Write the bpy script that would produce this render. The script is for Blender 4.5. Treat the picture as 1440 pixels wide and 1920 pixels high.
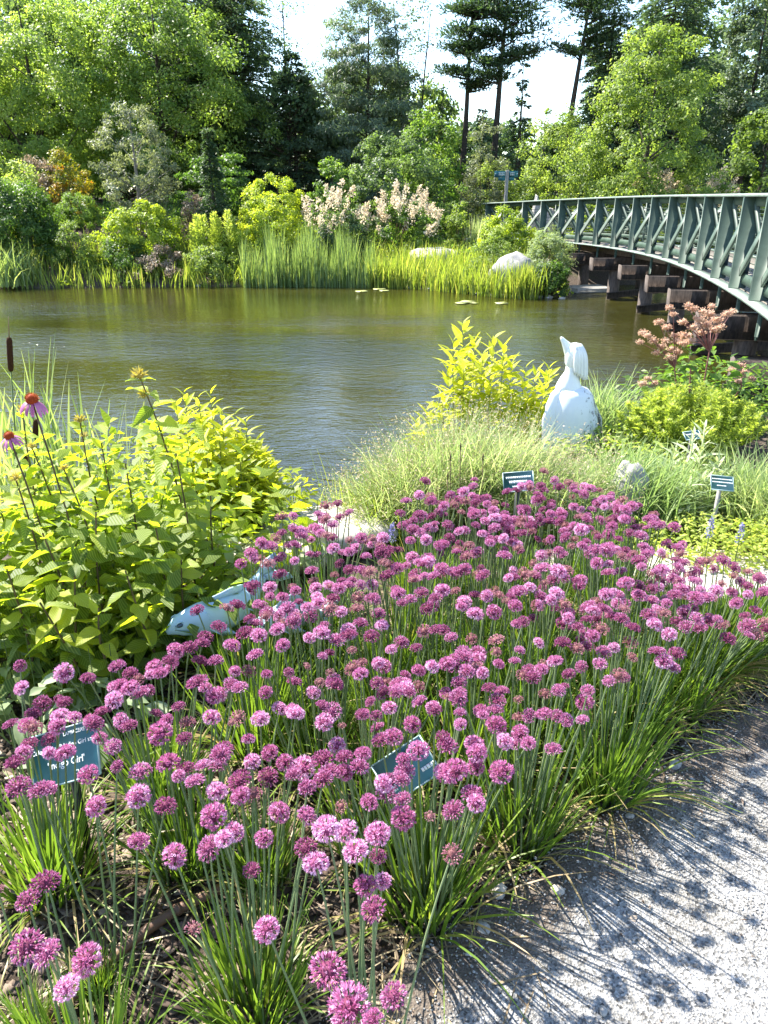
import bpy, math
import numpy as np
from mathutils import Matrix, Vector, Euler

for o in list(bpy.data.objects):
    bpy.data.objects.remove(o)
S = bpy.context.scene
COL = S.collection
RNG = np.random.default_rng(7)
rad = math.radians

# ------------------------------------------------------------------ camera
EYE = 1.35
PITCH = rad(23.0)
FPX = 1387.0                    # focal length in photograph pixels (1440 x 1920)
cam = bpy.data.cameras.new('camera')
cam.sensor_fit = 'VERTICAL'
cam.sensor_height = 36.0
cam.lens = 36.0 * FPX / 1920.0
cam.clip_start = 0.05
cam.clip_end = 2000
camo = bpy.data.objects.new('camera', cam)
camo.location = (0, 0, EYE)
camo.rotation_euler = (math.pi / 2 - PITCH, 0, 0)
COL.objects.link(camo)
S.camera = camo

# ------------------------------------------------------------------ world, sun, exposure
SUN_EL, SUN_AZ = rad(50), rad(-52)          # azimuth measured from +Y towards +X
w = bpy.data.worlds.new('World')
S.world = w
w.use_nodes = True
nt = w.node_tree
bg = nt.nodes['Background']
sky = nt.nodes.new('ShaderNodeTexSky')
sky.sky_type = 'NISHITA'
sky.sun_disc = False
sky.sun_elevation = SUN_EL
sky.sun_rotation = SUN_AZ
sky.air_density = 1.0
sky.dust_density = 0.2
nt.links.new(sky.outputs[0], bg.inputs[0])
bg.inputs[1].default_value = 0.115
sl = bpy.data.lights.new('sun', 'SUN')
sl.energy = 5.0
sl.angle = rad(0.5)
sl.color = (1.0, 0.95, 0.86)
so = bpy.data.objects.new('sun', sl)
sd = Vector((math.sin(SUN_AZ) * math.cos(SUN_EL), math.cos(SUN_AZ) * math.cos(SUN_EL), math.sin(SUN_EL)))
so.rotation_euler = sd.to_track_quat('Z', 'Y').to_euler()
so.location = (-20, 20, 30)
COL.objects.link(so)
S.view_settings.view_transform = 'Standard'
S.view_settings.look = 'None'
S.view_settings.gamma = 1.0
S.view_settings.use_curve_mapping = False
S.view_settings.exposure = 1.98
S.cycles.max_bounces = 8
S.cycles.transparent_max_bounces = 8

# ------------------------------------------------------------------ surveying helpers
_s, _c = math.sin(PITCH), math.cos(PITCH)


def ray(px, py):
    u = (px - 720) / FPX
    v = (960 - py) / FPX
    return np.array([u, _c + v * _s, -_s + v * _c])


def at(px, py, z):
    d = ray(px, py)
    return np.array([0, 0, EYE]) + d * (z - EYE) / d[2]


def atD(px, py, D):
    d = ray(px, py)
    return np.array([0, 0, EYE]) + d * D / d[1]


def proj(p):
    x, y, z = p[0], p[1], p[2] - EYE
    zc = y * _c - z * _s
    return 720 + FPX * x / zc, 960 - FPX * (y * _s + z * _c) / zc, zc


def sstep(a, b, x):
    t = np.clip((x - a) / (b - a), 0, 1)
    return t * t * (3 - 2 * t)


WATER_Z = -1.1


def shore_far(x):
    return np.interp(x, [-60, -12, -1.6, 1.0, 3.1, 4.7, 5.3, 7, 14, 60], [22.0, 22.6, 23.4, 22.6, 20.6, 20.2, 21.9, 23.6, 24.0, 23.0])


def shore_near(x):
    return np.interp(x, [-40, -3, -1.0, -0.4, 0.3, 1.2, 2.6, 4, 40], [5.2, 4.7, 4.2, 4.0, 4.4, 5.6, 6.0, 6.0, 6.0])


def ground(x, y):
    x = np.asarray(x, float)
    y = np.asarray(y, float)
    sn, sf = shore_near(x), shore_far(x)
    near = np.interp(y - sn, [-1.3, -0.9, 0.0, 0.8], [0.0, -0.05, -1.1, -1.7])
    st = np.interp(x, [-60, -9, -4, 0, 60], [0.45, 0.45, 0.32, 0.2, 0.2])
    d = y - sf
    far = -1.1 + np.where(d < 0, d * 0.4, 0) + np.clip(d, 0, 3.5) * st + np.clip(d - 3.5, 0, 12) * 0.045 + np.clip(d - 15.5, 0, 60) * 0.02
    far = np.maximum(far, -1.8)
    mid = (sn + sf) / 2
    return np.where(y < mid, near, far)


def G(x, y):
    return float(ground(x, y))


# ------------------------------------------------------------------ materials
def new_mat(name):
    m = bpy.data.materials.new(name)
    m.use_nodes = True
    t = m.node_tree
    b = t.nodes['Principled BSDF']
    return m, t, b


def ramp(t, stops, src):
    r = t.nodes.new('ShaderNodeValToRGB')
    e = r.color_ramp.elements
    while len(e) < len(stops):
        e.new(0.5)
    for i, (p, c) in enumerate(stops):
        e[i].position = p
        e[i].color = (c[0], c[1], c[2], 1)
    t.links.new(src, r.inputs[0])
    return r.outputs[0]


def noise(t, scale, detail=3, rough=0.55, coord='Object', vec_scale=None, dist=0.0):
    tc = t.nodes.new('ShaderNodeTexCoord')
    src = tc.outputs[coord]
    if vec_scale:
        mp = t.nodes.new('ShaderNodeMapping')
        mp.inputs['Scale'].default_value = vec_scale
        t.links.new(src, mp.inputs[0])
        src = mp.outputs[0]
    n = t.nodes.new('ShaderNodeTexNoise')
    n.inputs['Scale'].default_value = scale
    n.inputs['Detail'].default_value = detail
    n.inputs['Roughness'].default_value = rough
    n.inputs['Distortion'].default_value = dist
    t.links.new(src, n.inputs['Vector'])
    return n.outputs[0]


def bump(t, b, h, strength=0.5, dist=0.01):
    n = t.nodes.new('ShaderNodeBump')
    n.inputs['Strength'].default_value = strength
    n.inputs['Distance'].default_value = dist
    t.links.new(h, n.inputs['Height'])
    t.links.new(n.outputs[0], b.inputs['Normal'])


LEAFMATS = {}


def leaf_mat(name, stops, trans=0.4, rough=0.5, spec=0.35, tcol=(1.0, 1.0, 0.45), tgain=1.6, veins=0.0, var=.16):
    """thin foliage: diffuse + glossy on top, light coming through from behind; colour varies leaf by leaf"""
    if name in LEAFMATS:
        return LEAFMATS[name]
    m, t, b = new_mat(name)
    a = t.nodes.new('ShaderNodeAttribute')
    a.attribute_name = 'tint'
    oi = t.nodes.new('ShaderNodeObjectInfo')
    ad = t.nodes.new('ShaderNodeMath')
    ad.operation = 'MULTIPLY_ADD'
    t.links.new(oi.outputs['Random'], ad.inputs[0])
    ad.inputs[1].default_value = var
    t.links.new(a.outputs['Fac'], ad.inputs[2])
    sb = t.nodes.new('ShaderNodeMath')
    sb.operation = 'SUBTRACT'
    sb.inputs[1].default_value = var / 2
    t.links.new(ad.outputs[0], sb.inputs[0])
    col = ramp(t, stops, sb.outputs[0])
    t.links.new(col, b.inputs['Base Color'])
    b.inputs['Roughness'].default_value = rough
    b.inputs['Specular IOR Level'].default_value = spec
    tr = t.nodes.new('ShaderNodeBsdfTranslucent')
    if veins:
        tc = t.nodes.new('ShaderNodeTexCoord')
        sp = t.nodes.new('ShaderNodeSeparateXYZ')
        t.links.new(tc.outputs['Object'], sp.inputs[0])
        def mth(op, a_, b_=None):
            q = t.nodes.new('ShaderNodeMath')
            q.operation = op
            for i_, v_ in enumerate((a_, b_)):
                if v_ is None:
                    continue
                if isinstance(v_, (int, float)):
                    q.inputs[i_].default_value = v_
                else:
                    t.links.new(v_, q.inputs[i_])
            return q.outputs[0]
        ay = mth('ABSOLUTE', sp.outputs['Y'])
        ph = mth('MULTIPLY', mth('SUBTRACT', sp.outputs['X'], ay), veins)
        wv = mth('POWER', mth('ABSOLUTE', mth('SINE', ph)), 6.0)
        mid = mth('LESS_THAN', ay, .0012)
        vv = mth('MAXIMUM', wv, mid)
        bump(t, b, wv, .5, .0015)
        vm = t.nodes.new('ShaderNodeMix')
        vm.data_type = 'RGBA'
        t.links.new(mth('MULTIPLY', vv, .35), vm.inputs['Factor'])
        t.links.new(col, vm.inputs['A'])
        vm.inputs['B'].default_value = (.45, .5, .16, 1)
        col = vm.outputs['Result']
        t.links.new(col, b.inputs['Base Color'])
    mx = t.nodes.new('ShaderNodeMix')
    mx.data_type = 'RGBA'
    mx.blend_type = 'MULTIPLY'
    mx.inputs['Factor'].default_value = 1.0
    mx.clamp_result = False
    t.links.new(col, mx.inputs['A'])
    mx.inputs['B'].default_value = (tcol[0] * tgain, tcol[1] * tgain, tcol[2] * tgain, 1)
    t.links.new(mx.outputs['Result'], tr.inputs['Color'])
    ms = t.nodes.new('ShaderNodeMixShader')
    ms.inputs[0].default_value = trans
    t.links.new(b.outputs[0], ms.inputs[1])
    t.links.new(tr.outputs[0], ms.inputs[2])
    t.links.new(ms.outputs[0], t.nodes['Material Output'].inputs['Surface'])
    LEAFMATS[name] = m
    return m


def plain_mat(name, c1, c2, scale=8, rough=0.7, spec=0.3, bstr=0.3, bdist=0.004, detail=5, vs=None, c3=None):
    m, t, b = new_mat(name)
    n = noise(t, scale, detail, 0.6, vec_scale=vs)
    st = [(0.33, c1), (0.66, c2)] if c3 is None else [(0.3, c1), (0.5, c2), (0.7, c3)]
    t.links.new(ramp(t, st, n), b.inputs['Base Color'])
    b.inputs['Roughness'].default_value = rough
    b.inputs['Specular IOR Level'].default_value = spec
    if bstr:
        bump(t, b, n, bstr, bdist)
    return m


def tint_mat(name, stops, rough=0.7, spec=0.2, trans=0.0):
    return leaf_mat(name, stops, trans=trans, rough=rough, spec=spec, tcol=(1, 1, 1), tgain=1.0)


# foliage colours (linear)
F_MAPLE = leaf_mat('leaf_maple', [(0, (.075, .13, .03)), (.5, (.16, .24, .055)), (1, (.27, .34, .095))], .5, tgain=2.0)
F_DARK = leaf_mat('leaf_dark', [(0, (.05, .088, .042)), (.6, (.10, .16, .068)), (1, (.16, .23, .09))], .5)
F_SPRUCE = leaf_mat('needle_dark', [(0, (.05, .088, .052)), (.6, (.092, .145, .082)), (1, (.14, .20, .11))], .45)
F_PINE = leaf_mat('needle_pine', [(0, (.026, .055, .03)), (.6, (.055, .10, .048)), (1, (.095, .15, .07))], .35)
F_BLUEPINE = leaf_mat('needle_blue', [(0, (.06, .095, .06)), (.6, (.11, .16, .105)), (1, (.17, .23, .14))], .4)
F_LIGHT = leaf_mat('leaf_light', [(0, (.07, .115, .025)), (.5, (.15, .215, .05)), (1, (.25, .31, .095))], .5, tgain=2.0)
F_YELLOW = leaf_mat('leaf_yellow', [(0, (.12, .18, .025)), (.5, (.25, .32, .04)), (1, (.39, .44, .07))], .5, tcol=(1,1,.35), tgain=2.0)
F_MID = leaf_mat('leaf_mid', [(0, (.035, .075, .018)), (.5, (.08, .15, .028)), (1, (.16, .24, .05))], .48, tgain=2.0)
F_GREY = leaf_mat('leaf_grey', [(0, (.09, .11, .07)), (.5, (.18, .21, .14)), (1, (.28, .31, .22))], .4)
F_RED = leaf_mat('leaf_autumn', [(0, (.10, .14, .02)), (.45, (.28, .24, .02)), (.75, (.35, .12, .02)), (1, (.32, .05, .02))], .4)
F_PLUME = leaf_mat('plume_pink', [(0, (.50, .41, .31)), (.5, (.64, .55, .43)), (1, (.74, .67, .55))], .45, tcol=(1, .95, .8), tgain=1.2)
F_MAUVE = leaf_mat('plume_mauve', [(0, (.20, .17, .11)), (.5, (.32, .25, .18)), (1, (.40, .33, .24))], .4, tcol=(1, .9, .8), tgain=1.2)
F_REED = leaf_mat('reed_blade', [(0, (.11, .17, .055)), (.5, (.20, .28, .11)), (1, (.38, .42, .20))], .45)
F_GRASS = leaf_mat('grass_blade', [(0, (.10, .16, .025)), (.5, (.22, .29, .05)), (1, (.42, .42, .13))], .5)
F_ALLIUM = leaf_mat('allium_blade', [(0, (.06, .115, .018)), (.45, (.11, .19, .028)), (.8, (.20, .28, .045)), (.9, (.34, .29, .11)), (1, (.40, .30, .17))], .45, rough=.42, spec=.4)
F_STEM = leaf_mat('allium_stem', [(0, (.13, .19, .08)), (1, (.22, .28, .14))], .2, rough=.5)
F_PALEGRASS = leaf_mat('pale_grass', [(0, (.17, .26, .09)), (.45, (.33, .40, .17)), (1, (.56, .54, .34))], .5, tcol=(1, 1, .7), tgain=1.5)
F_SEED = leaf_mat('grass_seed', [(0, (.40, .33, .20)), (.5, (.52, .43, .29)), (1, (.58, .46, .36))], .4, tcol=(1, 1, .8), tgain=1.2)
F_BIGLEAF = leaf_mat('broad_leaf', [(0, (.08, .13, .02)), (.45, (.17, .24, .03)), (1, (.33, .37, .035))], .55, rough=.5, spec=.35, tcol=(1.0, 1.0, .22), tgain=2.1, veins=330.0, var=.36)
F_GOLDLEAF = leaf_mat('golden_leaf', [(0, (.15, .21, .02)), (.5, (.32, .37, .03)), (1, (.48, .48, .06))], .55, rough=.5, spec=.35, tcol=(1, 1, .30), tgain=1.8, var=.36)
F_SILVER = leaf_mat('silver_leaf', [(0, (.15, .21, .09)), (.5, (.30, .37, .21)), (1, (.44, .50, .33))], .45, rough=.6)
F_FLUFF = leaf_mat('fine_leaf', [(0, (.13, .20, .03)), (.5, (.28, .36, .065)), (1, (.44, .49, .13))], .5)
F_WOOLLY = leaf_mat('woolly_leaf', [(0, (.24, .30, .17)), (.5, (.38, .43, .27)), (1, (.5, .53, .37))], .3, rough=.8)
F_FLORET = leaf_mat('floret', [(0, (.17, .04, .085)), (.35, (.42, .115, .26)), (.7, (.56, .245, .43)), (1, (.76, .56, .71))], .35, rough=.6, spec=.2, tcol=(1, .85, .95), tgain=1.2, var=.42)
F_FADED = leaf_mat('floret_faded', [(0, (.20, .08, .08)), (.4, (.46, .19, .25)), (1, (.60, .38, .38))], .3, rough=.6, tcol=(1, .9, .9), tgain=1.2)
F_UMBEL = leaf_mat('umbel', [(0, (.42, .25, .17)), (.5, (.56, .37, .27)), (1, (.64, .48, .36))], .4, rough=.8, tcol=(1, .9, .8), tgain=1.1)
F_BLOSSOM = leaf_mat('yellow_bud', [(0, (.25, .2, .04)), (.5, (.42, .34, .08)), (1, (.5, .42, .14))], .3)
F_PETAL = leaf_mat('cone_petal', [(0, (.32, .08, .22)), (1, (.55, .22, .42))], .35, tcol=(1, .9, 1), tgain=1.2)
F_CONE = tint_mat('cone_centre', [(0, (.05, .008, .004)), (.5, (.35, .05, .008)), (1, (.55, .16, .02))])
F_BLUE = leaf_mat('blue_flower', [(0, (.20, .18, .45)), (1, (.35, .33, .6))], .3, tcol=(1, 1, 1), tgain=1)
F_CHIP = tint_mat('bark_chip', [(0, (.035, .024, .018)), (.5, (.10, .072, .055)), (.85, (.2, .155, .12)), (1, (.34, .28, .22))], .85)
F_STONE = tint_mat('gravel_stone', [(0, (.11, .106, .10)), (.5, (.26, .254, .245)), (1, (.46, .45, .43))], .8)
F_STRAW = leaf_mat('straw', [(0, (.14, .10, .06)), (.5, (.30, .23, .13)), (1, (.45, .37, .24))], .25, tcol=(1, 1, .9), tgain=1)

M_BARK = plain_mat('bark', (.028, .022, .018), (.085, .07, .058), 14, .9, .1, .6, .02, vs=(3, 3, .6))
M_PALEBARK = plain_mat('pale_bark', (.12, .105, .085), (.24, .22, .19), 12, .9, .1, .4, .02, vs=(3, 3, .6))
M_STEM = plain_mat('stem_brown', (.06, .05, .02), (.13, .09, .05), 20, .7, .2, .1)
M_GSTEM = plain_mat('stem_green', (.07, .11, .03), (.13, .17, .05), 20, .6, .3, .1)
M_RSTEM = plain_mat('stem_red', (.14, .05, .05), (.22, .09, .08), 20, .6, .3, .1)
M_BRIDGE = plain_mat('bridge_paint', (.026, .050, .034), (.052, .086, .062), 3.5, .5, .4, .25, .003, vs=(1, 1, 1.6), detail=8)
M_LITRAIL = plain_mat('sunlit_rail_paint', (.15, .20, .165), (.25, .30, .26), 4, .45, .5, .2, .003, detail=8)  # bridge paint made lighter: sunlight on top rails and ledges put into the colour
M_CREO = plain_mat('creosote_timber', (.045, .034, .028), (.125, .095, .078), 7, .75, .3, .5, .01, vs=(4, 4, 1))
M_PLANK = plain_mat('deck_timber', (.18, .16, .13), (.30, .27, .23), 9, .8, .2, .4, .004)
M_CONC = plain_mat('concrete', (.28, .26, .23), (.42, .40, .37), 9, .9, .2, .4, .006)
M_ROCK = plain_mat('granite', (.20, .19, .18), (.32, .31, .29), 5, .9, .2, .8, .03, detail=9, c3=(.40, .38, .35))
M_SLAB = plain_mat('pale_stone', (.33, .29, .25), (.44, .41, .37), 4, .9, .2, .6, .015, detail=9)
M_TEAL = plain_mat('sign_face', (.030, .135, .165), (.038, .16, .19), 30, .35, .5, 0)
M_TEALEDGE = plain_mat('sign_edge', (.25, .36, .36), (.36, .48, .48), 30, .5, .5, 0)
M_WHITE = plain_mat('white_print', (.74, .78, .78), (.8, .82, .82), 30, .5, .3, 0)
M_BLACK = plain_mat('black_stake', (.010, .012, .011), (.02, .022, .02), 30, .5, .4, .1)
M_GREYPOST = plain_mat('grey_post', (.22, .21, .2), (.32, .31, .3), 12, .8, .2, .3, vs=(4, 4, .5))
M_PIPE = plain_mat('drip_pipe', (.10, .055, .035), (.17, .10, .065), 20, .5, .4, .2, .002)
M_TWIG = plain_mat('twig', (.10, .075, .05), (.26, .21, .16), 20, .9, .1, .3)
M_CATTAIL = plain_mat('cattail_spike', (.028, .012, .006), (.05, .022, .010), 120, .95, .1, .5, .002)
M_LILY = plain_mat('lily_pad', (.22, .27, .07), (.4, .4, .16), 10, .5, .4, .1)
M_EYE = plain_mat('fish_eye', (.03, .06, .09), (.05, .09, .13), 20, .15, .6, 0)


def glaze(name, a, b_, c, spot=0.0):
    m, t, b = new_mat(name)
    n = noise(t, 6, 5, .6)
    col = ramp(t, [(0.3, a), (0.55, b_), (0.75, c)], n)
    if spot:
        n2 = noise(t, 42, 4, .75, vec_scale=(1, 1, .5))
        geo = t.nodes.new('ShaderNodeTexCoord')
        sp = t.nodes.new('ShaderNodeSeparateXYZ')
        t.links.new(geo.outputs['Object'], sp.inputs[0])
        # worn, pitted stone along one flank of the cloak
        mr = t.nodes.new('ShaderNodeMapRange')
        mr.inputs['From Min'].default_value = -.01
        mr.inputs['From Max'].default_value = .16
        mr.inputs['To Min'].default_value = -.15
        mr.inputs['To Max'].default_value = .11
        t.links.new(sp.outputs['X'], mr.inputs['Value'])
        ad = t.nodes.new('ShaderNodeMath')
        ad.operation = 'ADD'
        t.links.new(n2, ad.inputs[0])
        t.links.new(mr.outputs[0], ad.inputs[1])
        f = ramp(t, [(.55, (0, 0, 0)), (.62, (1, 1, 1))], ad.outputs[0])
        mx = t.nodes.new('ShaderNodeMix')
        mx.data_type = 'RGBA'
        t.links.new(f, mx.inputs['Factor'])
        t.links.new(col, mx.inputs['A'])
        mx.inputs['B'].default_value = (.12, .12, .125, 1)
        col = mx.outputs['Result']
    t.links.new(col, b.inputs['Base Color'])
    b.inputs['Roughness'].default_value = .38
    bump(t, b, n, .08, .004)
    return m


M_FISH = glaze('fish_glaze', (.30, .46, .56), (.38, .54, .63), (.48, .62, .68))
M_FISH2 = glaze('fish_glaze_grey', (.32, .42, .47), (.40, .50, .54), (.46, .55, .58))
M_STATUE = glaze('statue_stone', (.62, .66, .68), (.70, .73, .74), (.76, .77, .77), spot=1)
M_STATUEHEAD = glaze('statue_glaze', (.64, .68, .70), (.70, .73, .74), (.76, .77, .77))


def soil_mat():
    m, t, b = new_mat('soil')
    n1 = noise(t, .35, 4, .6)
    n2 = noise(t, 26, 6, .7)
    n3 = noise(t, 110, 3, .7)
    c1 = ramp(t, [(.3, (.035, .026, .02)), (.5, (.085, .066, .052)), (.72, (.19, .155, .125))], n2)
    c2 = ramp(t, [(.3, (.05, .06, .02)), (.7, (.14, .15, .05))], n2)
    f = ramp(t, [(.52, (0, 0, 0)), (.64, (.7, .7, .7))], n1)
    mx = t.nodes.new('ShaderNodeMix')
    mx.data_type = 'RGBA'
    t.links.new(f, mx.inputs['Factor'])
    t.links.new(c1, mx.inputs['A'])
    t.links.new(c2, mx.inputs['B'])
    t.links.new(mx.outputs['Result'], b.inputs['Base Color'])
    b.inputs['Roughness'].default_value = .95
    b.inputs['Specular IOR Level'].default_value = .1
    ad = t.nodes.new('ShaderNodeMath')
    ad.operation = 'ADD'
    t.links.new(n2, ad.inputs[0])
    t.links.new(n3, ad.inputs[1])
    bump(t, b, ad.outputs[0], .8, .02)
    return m


def path_mat():
    m, t, b = new_mat('crushed_stone')
    tc = t.nodes.new('ShaderNodeTexCoord')
    v = t.nodes.new('ShaderNodeTexVoronoi')
    v.inputs['Scale'].default_value = 210
    t.links.new(tc.outputs['Object'], v.inputs['Vector'])
    sep = t.nodes.new('ShaderNodeSeparateColor')
    t.links.new(v.outputs['Color'], sep.inputs[0])
    c = ramp(t, [(0, (.07, .069, .067)), (.3, (.20, .197, .192)), (.7, (.29, .284, .275)), (1, (.42, .41, .395))], sep.outputs[0])
    n = noise(t, 5, 4, .6)
    c2 = ramp(t, [(.35, (.70, .68, .64)), (.62, (1, 1, 1))], n)
    mx = t.nodes.new('ShaderNodeMix')
    mx.data_type = 'RGBA'
    mx.blend_type = 'MULTIPLY'
    mx.inputs['Factor'].default_value = 1
    t.links.new(c, mx.inputs['A'])
    t.links.new(c2, mx.inputs['B'])
    # soil washed in among the stones along the bed
    da = t.nodes.new('ShaderNodeAttribute')
    da.attribute_name = 'dirt'
    dn = noise(t, 22, 5, .7)
    dm = t.nodes.new('ShaderNodeMath')
    dm.operation = 'ADD'
    t.links.new(da.outputs['Fac'], dm.inputs[0])
    t.links.new(dn, dm.inputs[1])
    df = ramp(t, [(.62, (0, 0, 0)), (1.0, (.92, .92, .92))], dm.outputs[0])
    dx = t.nodes.new('ShaderNodeMix')
    dx.data_type = 'RGBA'
    t.links.new(df, dx.inputs['Factor'])
    t.links.new(mx.outputs['Result'], dx.inputs['A'])
    dx.inputs['B'].default_value = (.105, .085, .068, 1)
    t.links.new(dx.outputs['Result'], b.inputs['Base Color'])
    b.inputs['Roughness'].default_value = .9
    b.inputs['Specular IOR Level'].default_value = .2
    bump(t, b, v.outputs['Distance'], .9, .004)
    return m


def water_mat():
    m, t, b = new_mat('pond_water')
    n0 = noise(t, .28, 3, .5, vec_scale=(.55, 1.5, 1))
    c = ramp(t, [(.35, (.021, .021, .0035)), (.65, (.036, .034, .006))], n0)
    t.links.new(c, b.inputs['Base Color'])
    b.inputs['Roughness'].default_value = .04
    b.inputs['IOR'].default_value = 2.1
    b.inputs['Specular IOR Level'].default_value = .5
    n1 = noise(t, 3.2, 4, .6, vec_scale=(.8, 1.6, 1), dist=.6)
    n2 = noise(t, 11, 3, .6, vec_scale=(.7, 1.7, 1), dist=.4)
    # wind patches: some water is ruffled, some nearly calm
    pm = noise(t, .22, 2, .5, vec_scale=(.5, 1.3, 1))
    p = ramp(t, [(.42, (.30, .30, .30)), (.62, (1, 1, 1))], pm)
    ad = t.nodes.new('ShaderNodeMath')
    ad.operation = 'MULTIPLY_ADD'
    t.links.new(n2, ad.inputs[0])
    ad.inputs[1].default_value = .35
    t.links.new(n1, ad.inputs[2])
    ml = t.nodes.new('ShaderNodeMath')
    ml.operation = 'MULTIPLY'
    t.links.new(ad.outputs[0], ml.inputs[0])
    t.links.new(p, ml.inputs[1])
    bump(t, b, ml.outputs[0], 1.0, .038)
    return m


M_SOIL, M_PATH, M_WATER = soil_mat(), path_mat(), water_mat()


# ------------------------------------------------------------------ geometry collector
def unit(a):
    return a / np.maximum(np.linalg.norm(a, axis=-1, keepdims=True), 1e-9)


class Geo:
    def __init__(self):
        self.v, self.q, self.t, self.qt, self.tt, self.n = [], [], [], [], [], 0

    def add(self, v, quads=None, tris=None, tint=0.5):
        v = np.asarray(v, float).reshape(-1, 3)
        if quads is not None and len(quads):
            q = np.asarray(quads, int).reshape(-1, 4) + self.n
            self.q.append(q)
            self.qt.append(np.broadcast_to(np.asarray(tint, float), (len(q),)))
        if tris is not None and len(tris):
            q = np.asarray(tris, int).reshape(-1, 3) + self.n
            self.t.append(q)
            tt = np.asarray(tint, float)
            self.tt.append(np.broadcast_to(tt if tt.ndim == 0 else tt[:len(q)], (len(q),)))
        self.v.append(v)
        self.n += len(v)

    def leaves(self, P, A, N, L, W, tint, fold=0.12):
        """rhombic leaves: base P, axis A, facing N, length L, width W"""
        n = len(P)
        A = unit(A)
        Sd = unit(np.cross(A, N))
        Nn = np.cross(Sd, A)
        L = np.broadcast_to(L, (n,))[:, None]
        W = np.broadcast_to(W, (n,))[:, None]
        v = np.stack([P, P + A * L * .45 + Sd * W * .5 + Nn * W * fold, P + A * L - Nn * L * .08, P + A * L * .45 - Sd * W * .5 + Nn * W * fold], 1)
        q = np.arange(n * 4).reshape(n, 4)
        self.add(v, quads=q, tint=tint)

    def blades(self, P, az, a0, a1, L, W, tint, k=3, taper=1.0):
        """strap leaves: az heading, a0/a1 lean from upright at base/tip"""
        n = len(P)
        L = np.broadcast_to(L, (n,))
        W = np.broadcast_to(W, (n,))
        h = np.stack([np.cos(az), np.sin(az), np.zeros(n)], 1)
        tw = RNG.uniform(-.9, .9, n)
        sd = np.stack([-np.sin(az + tw), np.cos(az + tw), np.zeros(n)], 1)
        p = P.astype(float).copy()
        rows = []
        for i in range(k + 1):
            u = i / k
            wd = W * (1 - taper * u ** 2.2) * .5 + .0004
            rows += [p - sd * wd[:, None], p + sd * wd[:, None]]
            if i < k:
                a = a0 + (a1 - a0) * (i + .5) / k
                p = p + (h * np.sin(a)[:, None] + np.array([0, 0, 1.0]) * np.cos(a)[:, None]) * (L / k)[:, None]
        v = np.stack(rows, 1)
        m = 2 * (k + 1)
        base = (np.arange(n) * m)[:, None]
        q = np.concatenate([base + np.array([[2 * i, 2 * i + 1, 2 * i + 3, 2 * i + 2]]) for i in range(k)], 0)
        tt = np.tile(np.broadcast_to(tint, (n,)), k)
        self.add(v, quads=q, tint=tt)
        return p

    def tube(self, pts, r, sides=6, tint=.5, cap=True):
        pts = np.asarray(pts, float)
        k = len(pts)
        r = np.broadcast_to(np.asarray(r, float), (k,))
        d = unit(np.gradient(pts, axis=0))
        ref = np.where(np.abs(d[:, 2:3]) > .9, np.array([[1.0, 0, 0]]), np.array([[0, 0, 1.0]]))
        a = unit(np.cross(d, ref))
        b = np.cross(d, a)
        th = np.arange(sides) * 2 * np.pi / sides
        v = pts[:, None] + r[:, None, None] * (a[:, None] * np.cos(th)[None, :, None] + b[:, None] * np.sin(th)[None, :, None])
        q = []
        for i in range(k - 1):
            for j in range(sides):
                q.append([i * sides + j, i * sides + (j + 1) % sides, (i + 1) * sides + (j + 1) % sides, (i + 1) * sides + j])
        tr = []
        vv = v.reshape(-1, 3)
        if cap:
            vv = np.vstack([vv, pts[0], pts[-1]])
            for j in range(sides):
                tr.append([k * sides, (j + 1) % sides, j])
                tr.append([k * sides + 1, (k - 1) * sides + j, (k - 1) * sides + (j + 1) % sides])
        self.add(vv, quads=q, tris=tr, tint=tint)

    def box(self, c, size, R=None, tint=.5, bev=0.0):
        h = np.asarray(size, float) / 2
        if bev <= 0:
            v = np.array([[x, y, z] for x in (-1, 1) for y in (-1, 1) for z in (-1, 1)], float) * h
            q = [[0, 1, 3, 2], [4, 6, 7, 5], [0, 4, 5, 1], [2, 3, 7, 6], [0, 2, 6, 4], [1, 5, 7, 3]]
            tr = []
        else:
            # chamfered box: three vertices per corner
            v = []
            idx = {}
            for x in (-1, 1):
                for y in (-1, 1):
                    for z in (-1, 1):
                        s = np.array([x, y, z], float)
                        for ax in range(3):
                            p = s * (h - bev)
                            p[ax] = s[ax] * h[ax]
                            idx[(x, y, z, ax)] = len(v)
                            v.append(p)
            v = np.array(v)
            q, tr = [], []
            for ax in range(3):
                o1, o2 = [a for a in range(3) if a != ax]
                for sg in (-1, 1):
                    f = []
                    for a, b in ((-1, -1), (1, -1), (1, 1), (-1, 1)):
                        k = [0, 0, 0]
                        k[ax], k[o1], k[o2] = sg, a, b
                        f.append(idx[(*k, ax)])
                    q.append(f)
            for ax in range(3):
                o1, o2 = [a for a in range(3) if a != ax]
                for a in (-1, 1):
                    for b in (-1, 1):
                        k0, k1 = [0, 0, 0], [0, 0, 0]
                        k0[ax], k1[ax] = -1, 1
                        k0[o1] = k1[o1] = a
                        k0[o2] = k1[o2] = b
                        q.append([idx[(*k0, o1)], idx[(*k1, o1)], idx[(*k1, o2)], idx[(*k0, o2)]])
            for x in (-1, 1):
                for y in (-1, 1):
                    for z in (-1, 1):
                        tr.append([idx[(x, y, z, a)] for a in range(3)])
        if R is not None:
            v = v @ np.asarray(R).T
        self.add(v + np.asarray(c, float), quads=q, tris=tr, tint=tint)

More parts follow.
